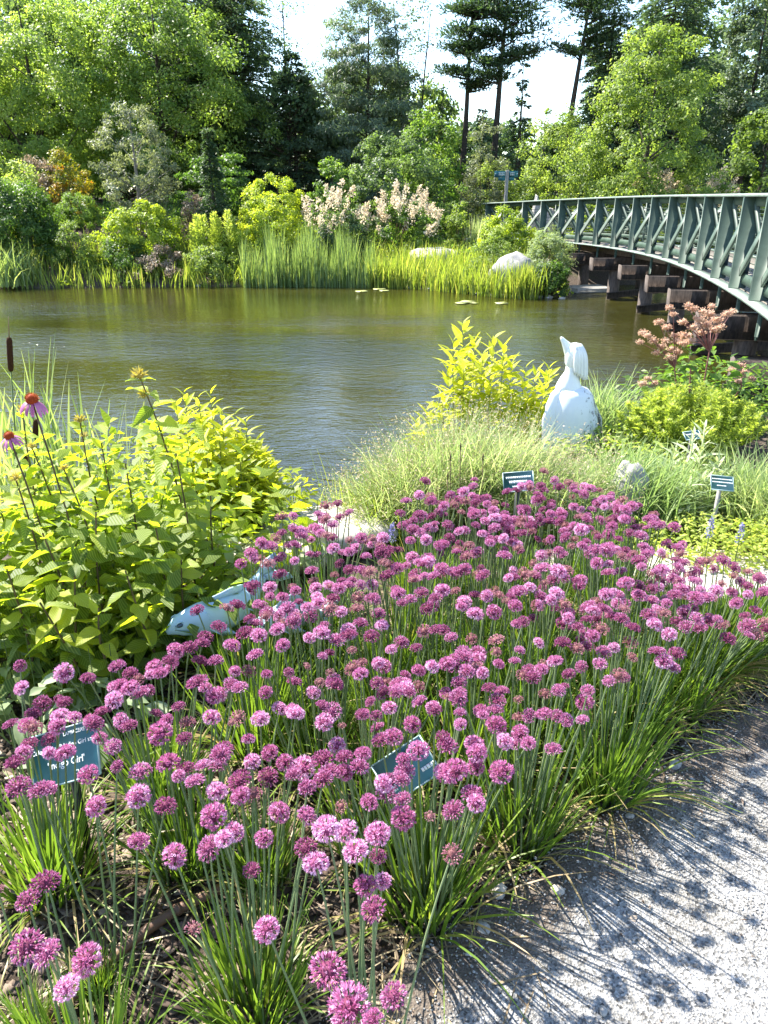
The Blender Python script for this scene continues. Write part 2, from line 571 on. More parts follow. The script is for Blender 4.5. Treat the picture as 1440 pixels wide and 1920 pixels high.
    def loft(self, rings, tint=.5, cap=True):
        rings = np.asarray(rings, float)
        k, s = rings.shape[:2]
        q = [[i * s + j, i * s + (j + 1) % s, (i + 1) * s + (j + 1) % s, (i + 1) * s + j] for i in range(k - 1) for j in range(s)]
        v = rings.reshape(-1, 3)
        tr = []
        if cap:
            v = np.vstack([v, rings[0].mean(0), rings[-1].mean(0)])
            for j in range(s):
                tr.append([k * s, (j + 1) % s, j])
                tr.append([k * s + 1, (k - 1) * s + j, (k - 1) * s + (j + 1) % s])
        self.add(v, quads=q, tris=tr, tint=tint)

    def mesh(self, name, mat, smooth=False, fixn=False):
        me = bpy.data.meshes.new(name)
        v = np.concatenate(self.v) if self.v else np.zeros((0, 3))
        q = np.concatenate(self.q) if self.q else np.zeros((0, 4), int)
        t = np.concatenate(self.t) if self.t else np.zeros((0, 3), int)
        me.vertices.add(len(v))
        me.vertices.foreach_set('co', v.astype(np.float32).ravel())
        li = np.concatenate([q.ravel(), t.ravel()]).astype(np.int32)
        me.loops.add(len(li))
        me.loops.foreach_set('vertex_index', li)
        n = len(q) + len(t)
        me.polygons.add(n)
        me.polygons.foreach_set('loop_start', np.concatenate([np.arange(len(q)) * 4, len(q) * 4 + np.arange(len(t)) * 3]).astype(np.int32))
        me.update(calc_edges=True)
        tints = np.concatenate(self.qt + self.tt) if (self.qt or self.tt) else np.zeros(0)
        a = me.attributes.new('tint', 'FLOAT', 'FACE')
        a.data.foreach_set('value', tints.astype(np.float32))
        if smooth:
            me.polygons.foreach_set('use_smooth', np.ones(n, bool))
        me.materials.append(mat)
        if fixn:
            import bmesh
            bm = bmesh.new()
            bm.from_mesh(me)
            bmesh.ops.recalc_face_normals(bm, faces=bm.faces)
            bm.to_mesh(me)
            bm.free()
        return me

    def build(self, name, mat, parent=None, smooth=False, kind=None, fixn=False, label=None):
        return put(name, self.mesh(name, mat, smooth, fixn), parent, kind=kind, label=label)


def put(name, me, parent=None, loc=(0, 0, 0), rot=(0, 0, 0), scale=1.0, kind=None, label=None):
    o = bpy.data.objects.new(name, me)
    COL.objects.link(o)
    o.location = loc
    o.rotation_euler = rot
    o.scale = (scale, scale, scale) if np.isscalar(scale) else scale
    if parent is not None:
        o.parent = parent
    if kind:
        o['kind'] = kind
    if label:
        o['label'] = label
    return o


def thing(name, label, cat, loc=(0, 0, 0), rz=0.0, group=None):
    o = bpy.data.objects.new(name, None)
    o.empty_display_size = .1
    COL.objects.link(o)
    o.location = loc
    o.rotation_euler = (0, 0, rz)
    tag(o, label, cat, group)
    return o


def tag(o, label, cat, group=None):
    o['label'] = label
    o['category'] = cat
    if group:
        o['group'] = group
    return o


def rotm(e):
    return np.array(Euler(e).to_matrix())


def rdir(n):
    return unit(RNG.normal(size=(n, 3)))


def wob(x, y, seed=0.0):
    """cheap smooth 2-D wobble in -1..1"""
    return (np.sin(x * 1.7 + seed) * np.cos(y * 2.3 - seed * 1.3) + np.sin(x * 4.1 - y * 3.2 + seed * 2.1) * .5 + np.sin(x * 9.3 + y * 7.7 + seed) * .25) / 1.75


# ------------------------------------------------------------------ ground, water, path
def sheet(name, xs, ys, zf, mat):
    X, Y = np.meshgrid(xs, ys)
    Z = zf(X, Y)
    g = Geo()
    nx, ny = len(xs), len(ys)
    i = (np.arange(ny - 1)[:, None] * nx + np.arange(nx - 1)[None]).ravel()
    g.add(np.stack([X, Y, Z], -1).reshape(-1, 3), quads=np.stack([i, i + 1, i + nx + 1, i + nx], 1))
    return g.build(name, mat, smooth=True, kind='structure')


def ground_z(x, y):
    z = ground(x, y)
    amp = np.where(y < 6, .012, .05)
    return z + amp * wob(x * 1.3, y * 1.3, 2.0) - .012 * sstep(0, 1, np.where(y < 3.3, 1, 0))


xs = np.concatenate([np.linspace(-600, -40, 12), np.linspace(-38, -4, 46), np.linspace(-3.8, 4, 118), np.linspace(4.3, 38, 46), np.linspace(42, 600, 12)])
ys = np.concatenate([np.linspace(-60, -3, 8), np.linspace(-2.5, 7, 130), np.linspace(7.5, 18, 16), np.linspace(18.4, 32, 48), np.linspace(33, 60, 22), np.linspace(66, 900, 16)])
sheet('ground', xs, ys, ground_z, M_SOIL)
sheet('water', np.linspace(-60, 60, 61), np.linspace(3.5, 27, 31), lambda x, y: np.full_like(x, WATER_Z), M_WATER)

PATH_EDGE = np.array([(-3.0, .45), (-1.2, .5), (-.34, .66), (-.12, .84), (.05, 1.0), (.27, 1.17), (.54, 1.39), (.90, 1.68), (1.38, 2.02), (2.05, 2.36), (3.2, 2.78), (6, 3.1)])


def edge_y(x):
    return np.interp(x, PATH_EDGE[:, 0], PATH_EDGE[:, 1])


def build_path():
    g = Geo()
    xx = np.concatenate([np.linspace(-3, -.4, 14), np.linspace(-.38, 2.0, 180), np.linspace(2.05, 6, 24)])
    ye = edge_y(xx) - .03 + .03 * wob(xx * 9, xx * 3, 1.0) + .025 * wob(xx * 27, xx * 11, 2.0) + RNG.normal(0, .007, len(xx))
    rows = []
    fr = [0, .01, .02, .035, .055, .08, .15, .35, .7, 1.0]
    for f in fr:
        yy = ye + (-3.0 - ye) * f
        z = .004 + .010 * wob(xx * 2, yy * 2, 3) * min(1, f * 10) + .004 * (f > 0)
        rows.append(np.stack([xx, yy, z], 1))
    v = np.concatenate(rows)
    n = len(xx)
    i = (np.arange(len(fr) - 1)[:, None] * n + np.arange(n - 1)[None]).ravel()
    g.add(v, quads=np.stack([i, i + n, i + n + 1, i + 1], 1))
    o = g.build('gravel_path', M_PATH, smooth=True, kind='structure')
    fe = np.repeat(np.clip(1 - np.array(fr) * 3.6 / .20, 0, 1), n)
    at_ = o.data.attributes.new('dirt', 'FLOAT', 'POINT')
    at_.data.foreach_set('value', fe.astype(np.float32))
    # a second stretch of the path shows pale beyond the bed on the right
    g = Geo()
    a = [(at(1010, 1062, .006)), (at(1160, 1075, .006)), (at(1300, 1110, .006)), (at(1500, 1150, .006)), (at(1800, 1190, .006))]
    b = [(at(1000, 1030, .006)), (at(1160, 1022, .006)), (at(1300, 1025, .006)), (at(1500, 1050, .006)), (at(1800, 1080, .006))]
    v = np.array(a + b)
    g.add(v, quads=[[k, k + 1, k + 6, k + 5] for k in range(4)])
    g.build('stone_paving', M_SLAB, kind='structure')
    # far gravel path climbing the opposite bank
    g = Geo()
    cl = [(3.2, 26.0), (3.6, 28.5), (4.1, 32), (4.2, 37), (3.6, 44)]
    wdt = [1.0, 1.3, 1.6, 1.8, 2.0]
    v, q = [], []
    for k, (x, y) in enumerate(cl):
        for s in (-1, 1):
            xx_ = x + s * wdt[k] / 2
            v.append((xx_, y, G(xx_, y) + .13))
    q = [[2 * k, 2 * k + 1, 2 * k + 3, 2 * k + 2] for k in range(len(cl) - 1)]
    g.add(v, quads=q)
    g.build('far_path', M_PATH, kind='structure')


build_path()


def stones_mesh(P, size, tint):
    """tiny angular stones as squashed octahedra"""
    n = len(P)
    o = np.array([[1, 0, 0], [0, 1, 0], [-1, 0, 0], [0, -1, 0], [0, 0, 1], [0, 0, -1]], float)
    j = RNG.uniform(.65, 1.3, (n, 6, 1))
    sc = size[:, None, None] * np.stack([RNG.uniform(.7, 1.3, n), RNG.uniform(.7, 1.3, n), RNG.uniform(.45, .85, n)], 1)[:, None, :]
    v = o[None] * j
    a = RNG.uniform(0, 6.28, n)
    ca, sa = np.cos(a)[:, None], np.sin(a)[:, None]
    tl = RNG.uniform(-.5, .5, n)[:, None]
    v = v * sc
    x, y, z = v[..., 0], v[..., 1], v[..., 2]
    x, y = x * ca - y * sa, x * sa + y * ca
    z = z + x * tl * .6
    v = np.stack([x, y, z], -1) + P[:, None]
    f = np.array([[0, 1, 4], [1, 2, 4], [2, 3, 4], [3, 0, 4], [1, 0, 5], [2, 1, 5], [3, 2, 5], [0, 3, 5]])
    t = (np.arange(n) * 6)[:, None, None] + f[None]
    g = Geo()
    g.add(v, tris=t.reshape(-1, 3), tint=np.repeat(tint, 8))
    return g


def scatter_gravel():
    n = 52000
    # denser where the path comes nearest
    x = RNG.uniform(-.35, 1.9, n)
    y = RNG.uniform(.45, 2.3, n)
    sd_ = edge_y(x) - y
    keep = (RNG.random(n) < np.where(sd_ < .0, .6 * np.exp(-(sd_ / .05) ** 2), .55 + .45 * np.clip(sd_ / .2, 0, 1))) & (sd_ < 1.3) & (sd_ > -.16)
    x, y = x[keep], y[keep]
    s = RNG.uniform(.0012, .0034, len(x)) * (1 + (RNG.random(len(x)) < .03) * RNG.uniform(.4, 1.6, len(x)))
    z = .010 * wob(x * 2, y * 2, 3) + .009
    z = np.where(edge_y(x) - y < 0.02, .004, z)
    stones_mesh(np.stack([x, y, z], 1), s, RNG.beta(2, 2, len(x))).build('gravel', F_STONE, kind='stuff')


scatter_gravel()


def rock_mesh(name, sx, sy, sz, seed, mat, amp=.16, n=20, flat=None):
    r = np.random.default_rng(seed)
    th = np.linspace(0, 2 * np.pi, n, endpoint=False)
    rings = []
    k = 11
    dirs = unit(r.normal(size=(7, 3)))
    offs = r.uniform(.72, .98, 7)
    for i in range(k):
        ph = -np.pi / 2 + np.pi * (i + .15) / (k - 1 + .3)
        p = np.stack([np.cos(ph) * np.cos(th), np.cos(ph) * np.sin(th), np.full(n, np.sin(ph))], 1)
        # chop with a few planes so the boulder has facets
        for d, o in zip(dirs, offs):
            e = p @ d - o
            p = p - np.clip(e, 0, 9)[:, None] * d * .9
        p = p * (1 + amp * wob(p[:, 0:1] * 2 + seed, p[:, 1:2] * 2 + p[:, 2:3] * 1.7, seed))
        rings.append(p * [sx, sy, sz])
    rings = np.array(rings)
    if flat is not None:
        rings[..., 2] = np.minimum(rings[..., 2], flat + .02 * sz * wob(rings[..., 0] * 3, rings[..., 1] * 3, seed))
    g = Geo()
    g.loft(rings)
    return g.mesh(name, mat, smooth=True, fixn=True)


def boulder(name, label, cat, loc, s, seed, mat=None, group=None, flat=None, rz=0.):
    o = put(name, rock_mesh(name, *s, seed, mat or M_ROCK, flat=flat), loc=loc, rot=(0, 0, rz))
    return tag(o, label, cat, group)


# ------------------------------------------------------------------ trees and shrubs
def envelope(style, t):
    if style == 'round':
        return np.sqrt(np.clip(1 - (2 * t - .95) ** 2 * .95, .02, 1))
    if style == 'dome':
        return np.sqrt(np.clip(1 - t ** 2 * .97, .02, 1))
    if style == 'pyramid':
        return np.clip(1.02 - t, .05, 1) ** .75 * np.clip(t / .1 + .6, 0, 1)
    if style == 'spire':
        return np.clip(1.03 - t, .04, 1)
    if style == 'column':
        return np.clip(1.0 - .45 * t ** 2, .1, 1)
    if style == 'vase':
        return np.clip(.45 + .75 * t, 0, 1) * np.sqrt(np.clip(1.02 - t ** 4, .02, 1))
    return np.ones_like(t)


def crown(g, R, H, z0, style, nclump, per, sig, L, asp, shell=.55, flat=.75, up=.5, tint=(.2, .8), droop=0.0, xs_=1.0):
    """foliage spread through the crown's volume in clumps; returns clump centres"""
    t = RNG.beta(1.15, 1.25, nclump)
    e = envelope(style, t)
    keep = RNG.random(nclump) < (.25 + .75 * e)
    t, e = t[keep], e[keep]
    n = len(t)
    az = RNG.uniform(0, 2 * np.pi, n)
    lump = 1 + .20 * np.sin(az * 3 + t * 7 + RNG.uniform(0, 6)) + .14 * np.sin(az * 5 - t * 11 + RNG.uniform(0, 6))
    r = R * e * (shell + (1 - shell) * RNG.random(n) ** .6) * lump
    c = np.stack([r * np.cos(az) * xs_, r * np.sin(az), z0 + t * H], 1)
    out = unit(c - np.array([0, 0, z0 + H * .42]))
    m = n * per
    ci = np.repeat(np.arange(n), per)
    d = rdir(m)
    rad_ = RNG.uniform(.35, 1.0, m)[:, None]
    sg = (sig * RNG.uniform(.6, 1.35, n))[ci][:, None]
    P = c[ci] + d * rad_ * sg * np.array([1, 1, flat])
    P[:, 2] -= droop * np.hypot(d[:, 0], d[:, 1]) * sg[:, 0]
    N = unit(out[ci] * .55 + d * .5 + np.array([0, 0, up]) + RNG.normal(0, .45, (m, 3)))
    A = unit(np.cross(N, rdir(m)) + np.array([0, 0, -.25]))
    ti = np.clip(RNG.uniform(tint[0], tint[1], n)[ci] + RNG.normal(0, .13, m), 0, 1)
    Ls = L * RNG.uniform(.65, 1.3, m)
    g.leaves(P - A * Ls[:, None] * .5, A, N, Ls, Ls * asp, ti)
    return c


def trunk_geo(g, H, r0, c=None, nlimb=18, z0=.3, lean=(0, 0), sides=7, multi=1):
    for k in range(multi):
        a = 6.28 * k / max(multi, 1) + 1
        sp = .0 if multi == 1 else .35
        zz = np.linspace(-.25, H, 9)
        px_ = lean[0] * zz + np.cumsum(RNG.normal(0, .03, 9)) * H * .05 + sp * np.cos(a) * zz * .5
        py_ = lean[1] * zz + np.cumsum(RNG.normal(0, .03, 9)) * H * .05 + sp * np.sin(a) * zz * .5
        rr = r0 * (1 - .9 * (zz + .25) / (H + .25)) * np.where(zz < 0.05, 1.35, 1)
        pts = np.stack([px_, py_, zz], 1)
        g.tube(pts, rr, sides)
        if c is not None and len(c):
            for i in RNG.choice(len(c), min(nlimb, len(c)), replace=False):
                q = c[i]
                zb = np.clip(q[2] - np.hypot(q[0], q[1]) * RNG.uniform(.4, .9), z0, H * .95)
                b = np.array([np.interp(zb, zz, px_), np.interp(zb, zz, py_), zb])
                mid = (b + q) / 2 + RNG.normal(0, .06, 3) * np.linalg.norm(q - b)
                rb = np.interp(zb, zz, rr) * .45
                g.tube([b, mid, q], [rb, rb * .55, rb * .12], 5, cap=False)


def place(px, D):
    """point on the ground seen in column px at distance D"""
    x = (px - 720) / FPX * D * _c
    for _ in range(4):
        z = G(x, D)
        x = (px - 720) / FPX * (D * _c - (z - EYE) * _s)
    return x, D, G(x, D)


def size_of(D, wpx):
    return wpx * D * _c / FPX


def top_h(px, ytop, D, zb):
    return atD(px, ytop, D)[2] - zb


def tree(name, label, cat, px, D, wpx, ytop, mat, style='round', base=.12, ncl=150, per=75, sig=.42, L=.17, asp=.6, bark=None, r0=None,
         group=None, tint=(.2, .8), shell=.5, flat=.7, nlimb=18, up=.5, droop=0., lean=(0, 0), multi=1, xs_=1.0):
    x, y, z = place(px, D)
    H = top_h(px, ytop, D, z)
    R = size_of(D, wpx) / 2
    o = thing(name, label, cat, (x, y, z), 0, group)
    g = Geo()
    c = crown(g, R, H * (1 - base), H * base, style, ncl, per, sig, L, asp, shell, flat, up, tint, droop, xs_)
    g.build('crown', mat, o)
    t = Geo()
    trunk_geo(t, H * .93, r0 or .018 * H + .03, c, nlimb, H * base * .5, lean, multi=multi)
    t.build('trunk', bark or M_BARK, o, smooth=True)
    return o


def shrub(name, label, cat, px, D, wpx, ytop, mat, style='dome', ncl=90, per=70, sig=.2, L=.1, asp=.55, group=None, tint=(.2, .85), shell=.55,
          flat=.8, up=.6, droop=0., dz=0., xs_=1.0):
    x, y, z = place(px, D)
    H = top_h(px, ytop, D, z)
    R = size_of(D, wpx) / 2
    o = thing(name, label, cat, (x, y, z + dz), 0, group)
    g = Geo()
    c = crown(g, R * .92, H * .98, .02, style, int(ncl * 1.25), int(per * 1.35), sig, L * .78, asp, shell, flat, up, tint, droop, xs_)
    g.build('foliage', mat, o)
    t = Geo()
    for i in RNG.choice(len(c), min(12, len(c)), replace=False):
        q = c[i]
        b = np.array([q[0] * .1, q[1] * .1, -.1])
        t.tube([b, (b + q) / 2 + np.array([q[0] * .08, q[1] * .08, .03]), q], [.022, .015, .004], 4, cap=False)
    t.build('stems', M_STEM, o)
    return o


def conifer(name, label, px, D, wpx, ytop, mat, nb=70, per=70, base=.06, L=.13, asp=.28, droop=.25, r0=None, style='spire', lean=(0, 0), group=None, cat='tree', flat=.35, tint=(.15, .75), fluff=.13):
    """tiers of boughs, each bough a branch clothed in needle sprays"""
    x, y, z = place(px, D)
    H = top_h(px, ytop, D, z)
    R = size_of(D, wpx) / 2
    o = thing(name, label, cat, (x, y, z), 0, group)
    g, t = Geo(), Geo()
    trunk_geo(t, H * .98, r0 or .016 * H + .03, None, lean=lean)
    tt = np.sort(RNG.random(nb) ** 1.15)
    e = envelope(style, tt)
    az = np.arange(nb) * 2.399 + RNG.normal(0, .3, nb)
    for i in range(nb):
        zb = H * (base + (1 - base) * tt[i])
        ln = max(R * e[i] * RNG.uniform(.75, 1.12), .12)
        h = np.array([math.cos(az[i]), math.sin(az[i]), 0])
        b = np.array([lean[0] * zb, lean[1] * zb, zb])
        u = np.array([0, .35, .7, 1.0])
        zz = -droop * ln * u ** 1.5 + .10 * ln * u
        pts = b + h * (ln * u)[:, None] + np.array([0, 0, 1]) * zz[:, None]
        t.tube(pts, [.012 + .012 * ln, .012 * ln + .006, .006, .003], 4, cap=False)
        m = int(per * (.35 + .65 * ln / R))
        s = RNG.random(m) ** .75
        side = np.cross(h, [0, 0, 1])
        wd = ln * .30 * (1.08 - s) * RNG.uniform(-1, 1, m)
        P = b + h * (ln * (.12 + .9 * s))[:, None] + side * wd[:, None]
        P[:, 2] += np.interp(s, u, zz) - np.abs(wd) * .25 * (droop > 0) + RNG.normal(0, fluff * flat * ln * .35 + .02, m)
        A = unit(h * .8 + side * np.sign(wd)[:, None] * .6 + RNG.normal(0, .35, (m, 3)) + np.array([0, 0, -.15]))
        N = unit(np.array([0, 0, 1]) + RNG.normal(0, .5, (m, 3)))
        Ls = L * RNG.uniform(.7, 1.4, m)
        ti = np.clip(RNG.uniform(*tint) + RNG.normal(0, .12, m), 0, 1)
        g.leaves(P, A, N, Ls * 1.3, Ls * asp * 1.3, ti)
    g.build('crown', mat, o)
    t.build('trunk', M_BARK, o, smooth=True)
    return o


def white_pine(name, label, px, D, ytop, limbs, mat, lean=(0, 0), r0=.2, group=None, per=260):
    """tall bare-trunked pine with flat plates of needles; limbs = (py, signed px reach, px thickness)"""
    x, y, z = place(px, D)
    H = top_h(px, ytop, D, z)
    o = thing(name, label, 'tree', (x, y, z), 0, group)
    g, t = Geo(), Geo()
    trunk_geo(t, H, r0, None, lean=lean)
    for (py, reach, th) in limbs:
        zb = atD(px, py, D)[2] - z
        ln = abs(size_of(D, reach))
        for k in range(3):
            ang = (0 if reach > 0 else math.pi) + (0, 1.0, -1.1)[k] + RNG.normal(0, .2)
            l2 = ln * (1, .75, .7)[k]
            h = np.array([math.cos(ang), math.sin(ang), 0])
            b = np.array([lean[0] * zb, lean[1] * zb, zb - .1 * l2 + RNG.normal(0, .12)])
            u = np.array([0, .3, .65, 1.0])
            zz = (.02 * u + .16 * u ** 2) * l2
            t.tube(b + h * (l2 * u)[:, None] + np.array([0, 0, 1]) * zz[:, None], [.06, .045, .028, .01], 5, cap=False)
            side = np.cross(h, [0, 0, 1])
            npl = 5
            for j in range(npl):
                s = .28 + .74 * j / (npl - 1)
                c = b + h * l2 * s + side * RNG.normal(0, .18 * l2) + np.array([0, 0, np.interp(s, u, zz) + .12])
                m = int(per / npl * (1.3 if 0 < j < npl - 1 else .8))
                d = RNG.normal(0, 1, (m, 3)) * np.array([.40, .40, .07]) * (th / 24)
                P = c + d
                A = unit(d * [1, 1, .5] + np.array([0, 0, .25]) + RNG.normal(0, .3, (m, 3)))
                N = unit(np.array([0, 0, 1.0]) + RNG.normal(0, .5, (m, 3)))
                Ls = .24 * RNG.uniform(.7, 1.3, m)
                g.leaves(P, A, N, Ls, Ls * .26, np.clip(RNG.normal(.45, .2, m), 0, 1))
    g.build('crown', mat, o)
    t.build('trunk', M_BARK, o, smooth=True)
    return o


# ---- far bank: trees
TG = 'tall trees behind the far bank'
tree('broadleaf_tree', 'big light-green broadleaf tree filling the far left edge', 'tree', 95, 37, 400, -25, F_MAPLE, ncl=480, per=170, sig=.60, L=.135, group=TG, base=.08, up=.7, tint=(.25, .9))
tree('broadleaf_tree', 'big light-green broadleaf tree behind the small grey-leaved tree', 'tree', 320, 38, 330, -20, F_MAPLE, ncl=420, per=165, sig=.60, L=.135, group=TG, base=.10, up=.7, tint=(.15, .8))
tree('dark_tree', 'dark green tree behind the leftmost light-green tree', 'tree', 30, 46, 460, -60, F_DARK, ncl=300, per=100, sig=.8, L=.3, group=TG, base=.02)
tree('dark_tree', 'dark green tree deep in shade between the two big light-green trees', 'tree', 235, 47, 420, -50, F_DARK, ncl=300, per=100, sig=.8, L=.3, group=TG, base=.02)
conifer('dark_conifer', 'tall dark conifer directly right of the big light-green trees', 455, 40, 230, -40, F_SPRUCE, nb=300, per=130, L=.16, group=TG, style='column', base=.02)
conifer('dark_conifer', 'dark conifer standing behind the low layered maple', 395, 41, 200, -40, F_SPRUCE, nb=260, per=120, L=.17, group=TG, style='column', base=.02)
conifer('dark_conifer', 'dark dense conifer below the sparse airy tree', 560, 39, 190, 95, F_SPRUCE, nb=220, per=120, L=.15, group=TG, style='pyramid', base=.02)
tree('airy_tree', 'sparse airy tree with thin crown against the sky, beside the dark conifers', 'tree', 545, 39, 150, -30, F_DARK, 'column', ncl=120, per=34, sig=.62, L=.13, group=TG, base=.3, shell=.1, r0=.13, nlimb=60)
tree('blue_pine', 'soft blue-green pine in the middle of the far bank, left of the open sky', 'tree', 690, 38, 190, -30, F_BLUEPINE, 'column', ncl=330, per=120, sig=.62, L=.20, asp=.22, group=TG, base=.12, flat=.4, shell=.25, r0=.16, nlimb=50)
tree('airy_tree', 'thin airy tree with two fine trunks just left of the open sky gap', 'tree', 768, 40, 70, -30, F_BLUEPINE, 'column', ncl=90, per=34, sig=.55, L=.14, group=TG, base=.22, shell=.1, r0=.11, nlimb=50, multi=2)
tree('dark_tree', 'dark broadleaf tree behind the big round bush', 'tree', 690, 42, 280, 120, F_DARK, ncl=200, per=100, sig=.7, L=.26, group=TG, base=.02)
tree('distant_tree', 'pale green low tree seen under the pines, far behind the round bush', 'tree', 800, 52, 160, 165, F_LIGHT, ncl=70, per=60, sig=.7, L=.3, group=TG, base=.02)
white_pine('white_pine', 'leftmost of the tall pines with a thin dark bare trunk', 862, 40, -70,
           [(25, -40, 20), (25, 45, 20), (62, -45, 20), (85, 50, 16), (100, -48, 18), (135, -50, 18), (-20, 40, 20), (-30, -40, 20), (165, 30, 14)], F_PINE, lean=(.03, 0), r0=.2, group=TG)
white_pine('white_pine', 'widest of the tall pines with dark flat plates of needles, in the sky gap', 915, 39, -110,
           [(12, 90, 26), (5, -60, 24), (45, 75, 24), (70, -55, 20), (95, 85, 24), (108, 60, 18), (118, -55, 18), (150, -50, 18), (-40, 70, 26), (-45, -60, 24), (30, -75, 18)], F_PINE, lean=(.035, 0), r0=.22, group=TG)
white_pine('white_pine', 'leaning bare-trunked pine standing right of the other two pines', 1036, 38, -90,
           [(15, 45, 20), (8, -50, 20), (45, 70, 18), (85, 45, 12), (-35, 50, 24), (-35, -55, 24), (98, -40, 12)], F_PINE, lean=(.085, 0), r0=.21, group=TG, per=190)
conifer('young_conifer', 'small green conifer between the pine trunks, in front of the sky', 963, 37, 95, 118, F_PINE, nb=70, per=60, L=.16, group=TG, base=.04, tint=(.4, 1))
conifer('young_conifer', 'dark low conifer behind the grey-green shrub', 895, 38, 110, 205, F_SPRUCE, nb=70, per=60, L=.16, group=TG, base=.03)
conifer('young_conifer', 'dark low conifer under the leaning pine', 1010, 39, 90, 235, F_SPRUCE, nb=60, per=60, L=.16, group=TG, base=.03)
conifer('dark_spruce', 'big dark spruce behind the pale green pyramid tree, right of the pines', 1215, 38, 230, -40, F_SPRUCE, nb=340, per=140, L=.16, group=TG, style='column', base=.03, droop=.45)
conifer('dark_spruce', 'slim dark spruce with reddish shade right of the leaning pine', 1110, 38, 120, -10, F_SPRUCE, nb=220, per=100, L=.15, group=TG, style='column', base=.03, droop=.4)
tree('pale_tree', 'pale green tall tree in the upper right corner', 'tree', 1370, 39, 180, -30, F_BLUEPINE, 'column', ncl=260, per=110, sig=.5, L=.2, asp=.4, group=TG, base=.05, shell=.3)
conifer('dark_spruce', 'dark spruce at the right edge behind the rounded green tree', 1440, 41, 150, 90, F_SPRUCE, nb=280, per=120, L=.16, group=TG, style='pyramid', base=.02)
tree('dark_tree', 'dark tree in shade behind the pale pyramid tree and the bridge', 'tree', 1330, 44, 300, 100, F_DARK, ncl=220, per=100, sig=.6, L=.22, group=TG, base=.02)
tree('pyramid_tree', 'pale green pyramid-shaped broadleaf tree behind the bridge', 'tree', 1190, 28, 275, 48, F_LIGHT, 'dome', ncl=340, per=130, sig=.38, L=.10, base=.05, tint=(.2, .9), group=TG)
shrub('rounded_shrub', 'light green broad shrub left of the pyramid tree, behind the bridge end', 'shrub', 1035, 31.5, 200, 195, F_LIGHT, ncl=170, per=80, sig=.32, L=.13, tint=(.2, 1))
tree('rounded_tree', 'rounded green tree at the right edge above the bridge', 'tree', 1405, 29, 140, 190, F_LIGHT, ncl=110, per=75, sig=.34, L=.14, base=.05, tint=(.0, .6))
conifer('weeping_conifer', 'dark weeping conifer at the right edge just above the bridge rail', 1432, 26.5, 110, 285, F_SPRUCE, nb=60, per=90, L=.1, style='dome', droop=.7, base=.1, cat='tree')
# filler wood far behind so the horizon is closed where the photograph shows leaves
fw = Geo()
for (px, D, wpx, yt) in [(-150, 55, 420, -20), (120, 58, 420, -30), (380, 58, 300, -20), (620, 60, 240, 185), (1165, 58, 200, 40), (1330, 60, 320, -40), (1560, 56, 320, 20), (900, 66, 260, 235), (1060, 66, 160, 240), (760, 66, 160, 225)]:
    x, y, z = place(px, D)
    H = top_h(px, yt, D, z)
    g = Geo()
    crown(g, size_of(D, wpx) / 2, H, 0, 'column', 200, 80, 1.0, .36, .7)
    for v_, q_, t_ in zip(g.v, g.q, g.qt):
        fw.add(v_ + np.array([x, y, z]), quads=q_, tint=t_)
fw.build('distant_woods', F_DARK, kind='stuff')

# ---- far bank: shrubs and small trees
shrub('round_bush', 'big round dark green bush in the middle of the far bank', 'shrub', 735, 29, 230, 248, F_DARK, ncl=170, per=85, sig=.28, L=.13, tint=(.3, 1))
shrub('bright_bush', 'bright green bush rising behind the big round dark bush', 'shrub', 795, 31.5, 150, 203, F_MID, ncl=110, per=80, sig=.34, L=.15, tint=(.4, 1))
shrub('bright_bush', 'small bright green bush on the right side of the dark round bush', 'shrub', 840, 28.2, 60, 290, F_MID, ncl=40, per=60, sig=.22, L=.11, tint=(.4, 1))
shrub('grey_shrub', 'grey-green twiggy shrub under the tall pines', 'shrub', 905, 32, 105, 212, F_GREY, ncl=95, per=65, sig=.28, L=.12, asp=.4, tint=(.0, .7))
tree('olive_tree', 'small grey-leaved tree on the left of the far bank', 'tree', 268, 27, 145, 190, F_GREY, 'round', ncl=150, per=70, sig=.24, L=.11, asp=.32, base=.12, tint=(.0, .7), bark=M_PALEBARK)
shrub('autumn_shrub', 'shrub with yellow, orange and red leaves left of the grey-leaved tree', 'shrub', 135, 27.8, 105, 280, F_RED, ncl=70, per=65, sig=.22, L=.11, tint=(.0, .5))
shrub('grey_shrub', 'dull grey-purple shrub beside the red and yellow shrub', 'shrub', 92, 28.2, 80, 288, F_MAUVE, ncl=55, per=60, sig=.25, L=.11, tint=(.0, .5))
tree('layered_maple', 'low spreading dark green maple behind the weeping spruce', 'tree', 418, 28.5, 180, 288, F_MID, 'dome', ncl=130, per=80, sig=.32, L=.12, flat=.3, base=.2, tint=(0, .55))
conifer('weeping_spruce', 'narrow weeping spruce with a thin bare leader on the far bank', 408, 25.6, 84, 243, F_PINE, nb=130, per=90, L=.10, droop=.7, base=.02, style='pyramid', cat='tree', tint=(.3, .9))
shrub('yellow_shrub', 'yellow-green shrub at the waterside below the grey-leaved tree', 'shrub', 268, 24.8, 165, 378, F_YELLOW, ncl=120, per=70, sig=.22, L=.11, tint=(.0, .75))
shrub('yellow_shrub', 'taller yellow-green shrub behind the cattails', 'shrub', 515, 26.5, 150, 325, F_YELLOW, ncl=120, per=70, sig=.23, L=.1, tint=(.1, .8))
shrub('yellow_shrub', 'bright yellow shrub in front of the taller yellow-green shrub', 'shrub', 505, 25.2, 140, 383, F_YELLOW, ncl=95, per=70, sig=.19, L=.09, tint=(.35, 1))
tree('small_tree', 'small bright green umbrella-shaped tree above the pink plumes', 'tree', 627, 27.3, 82, 303, F_MID, 'dome', ncl=60, per=60, sig=.2, L=.1, base=.45, tint=(.5, 1))
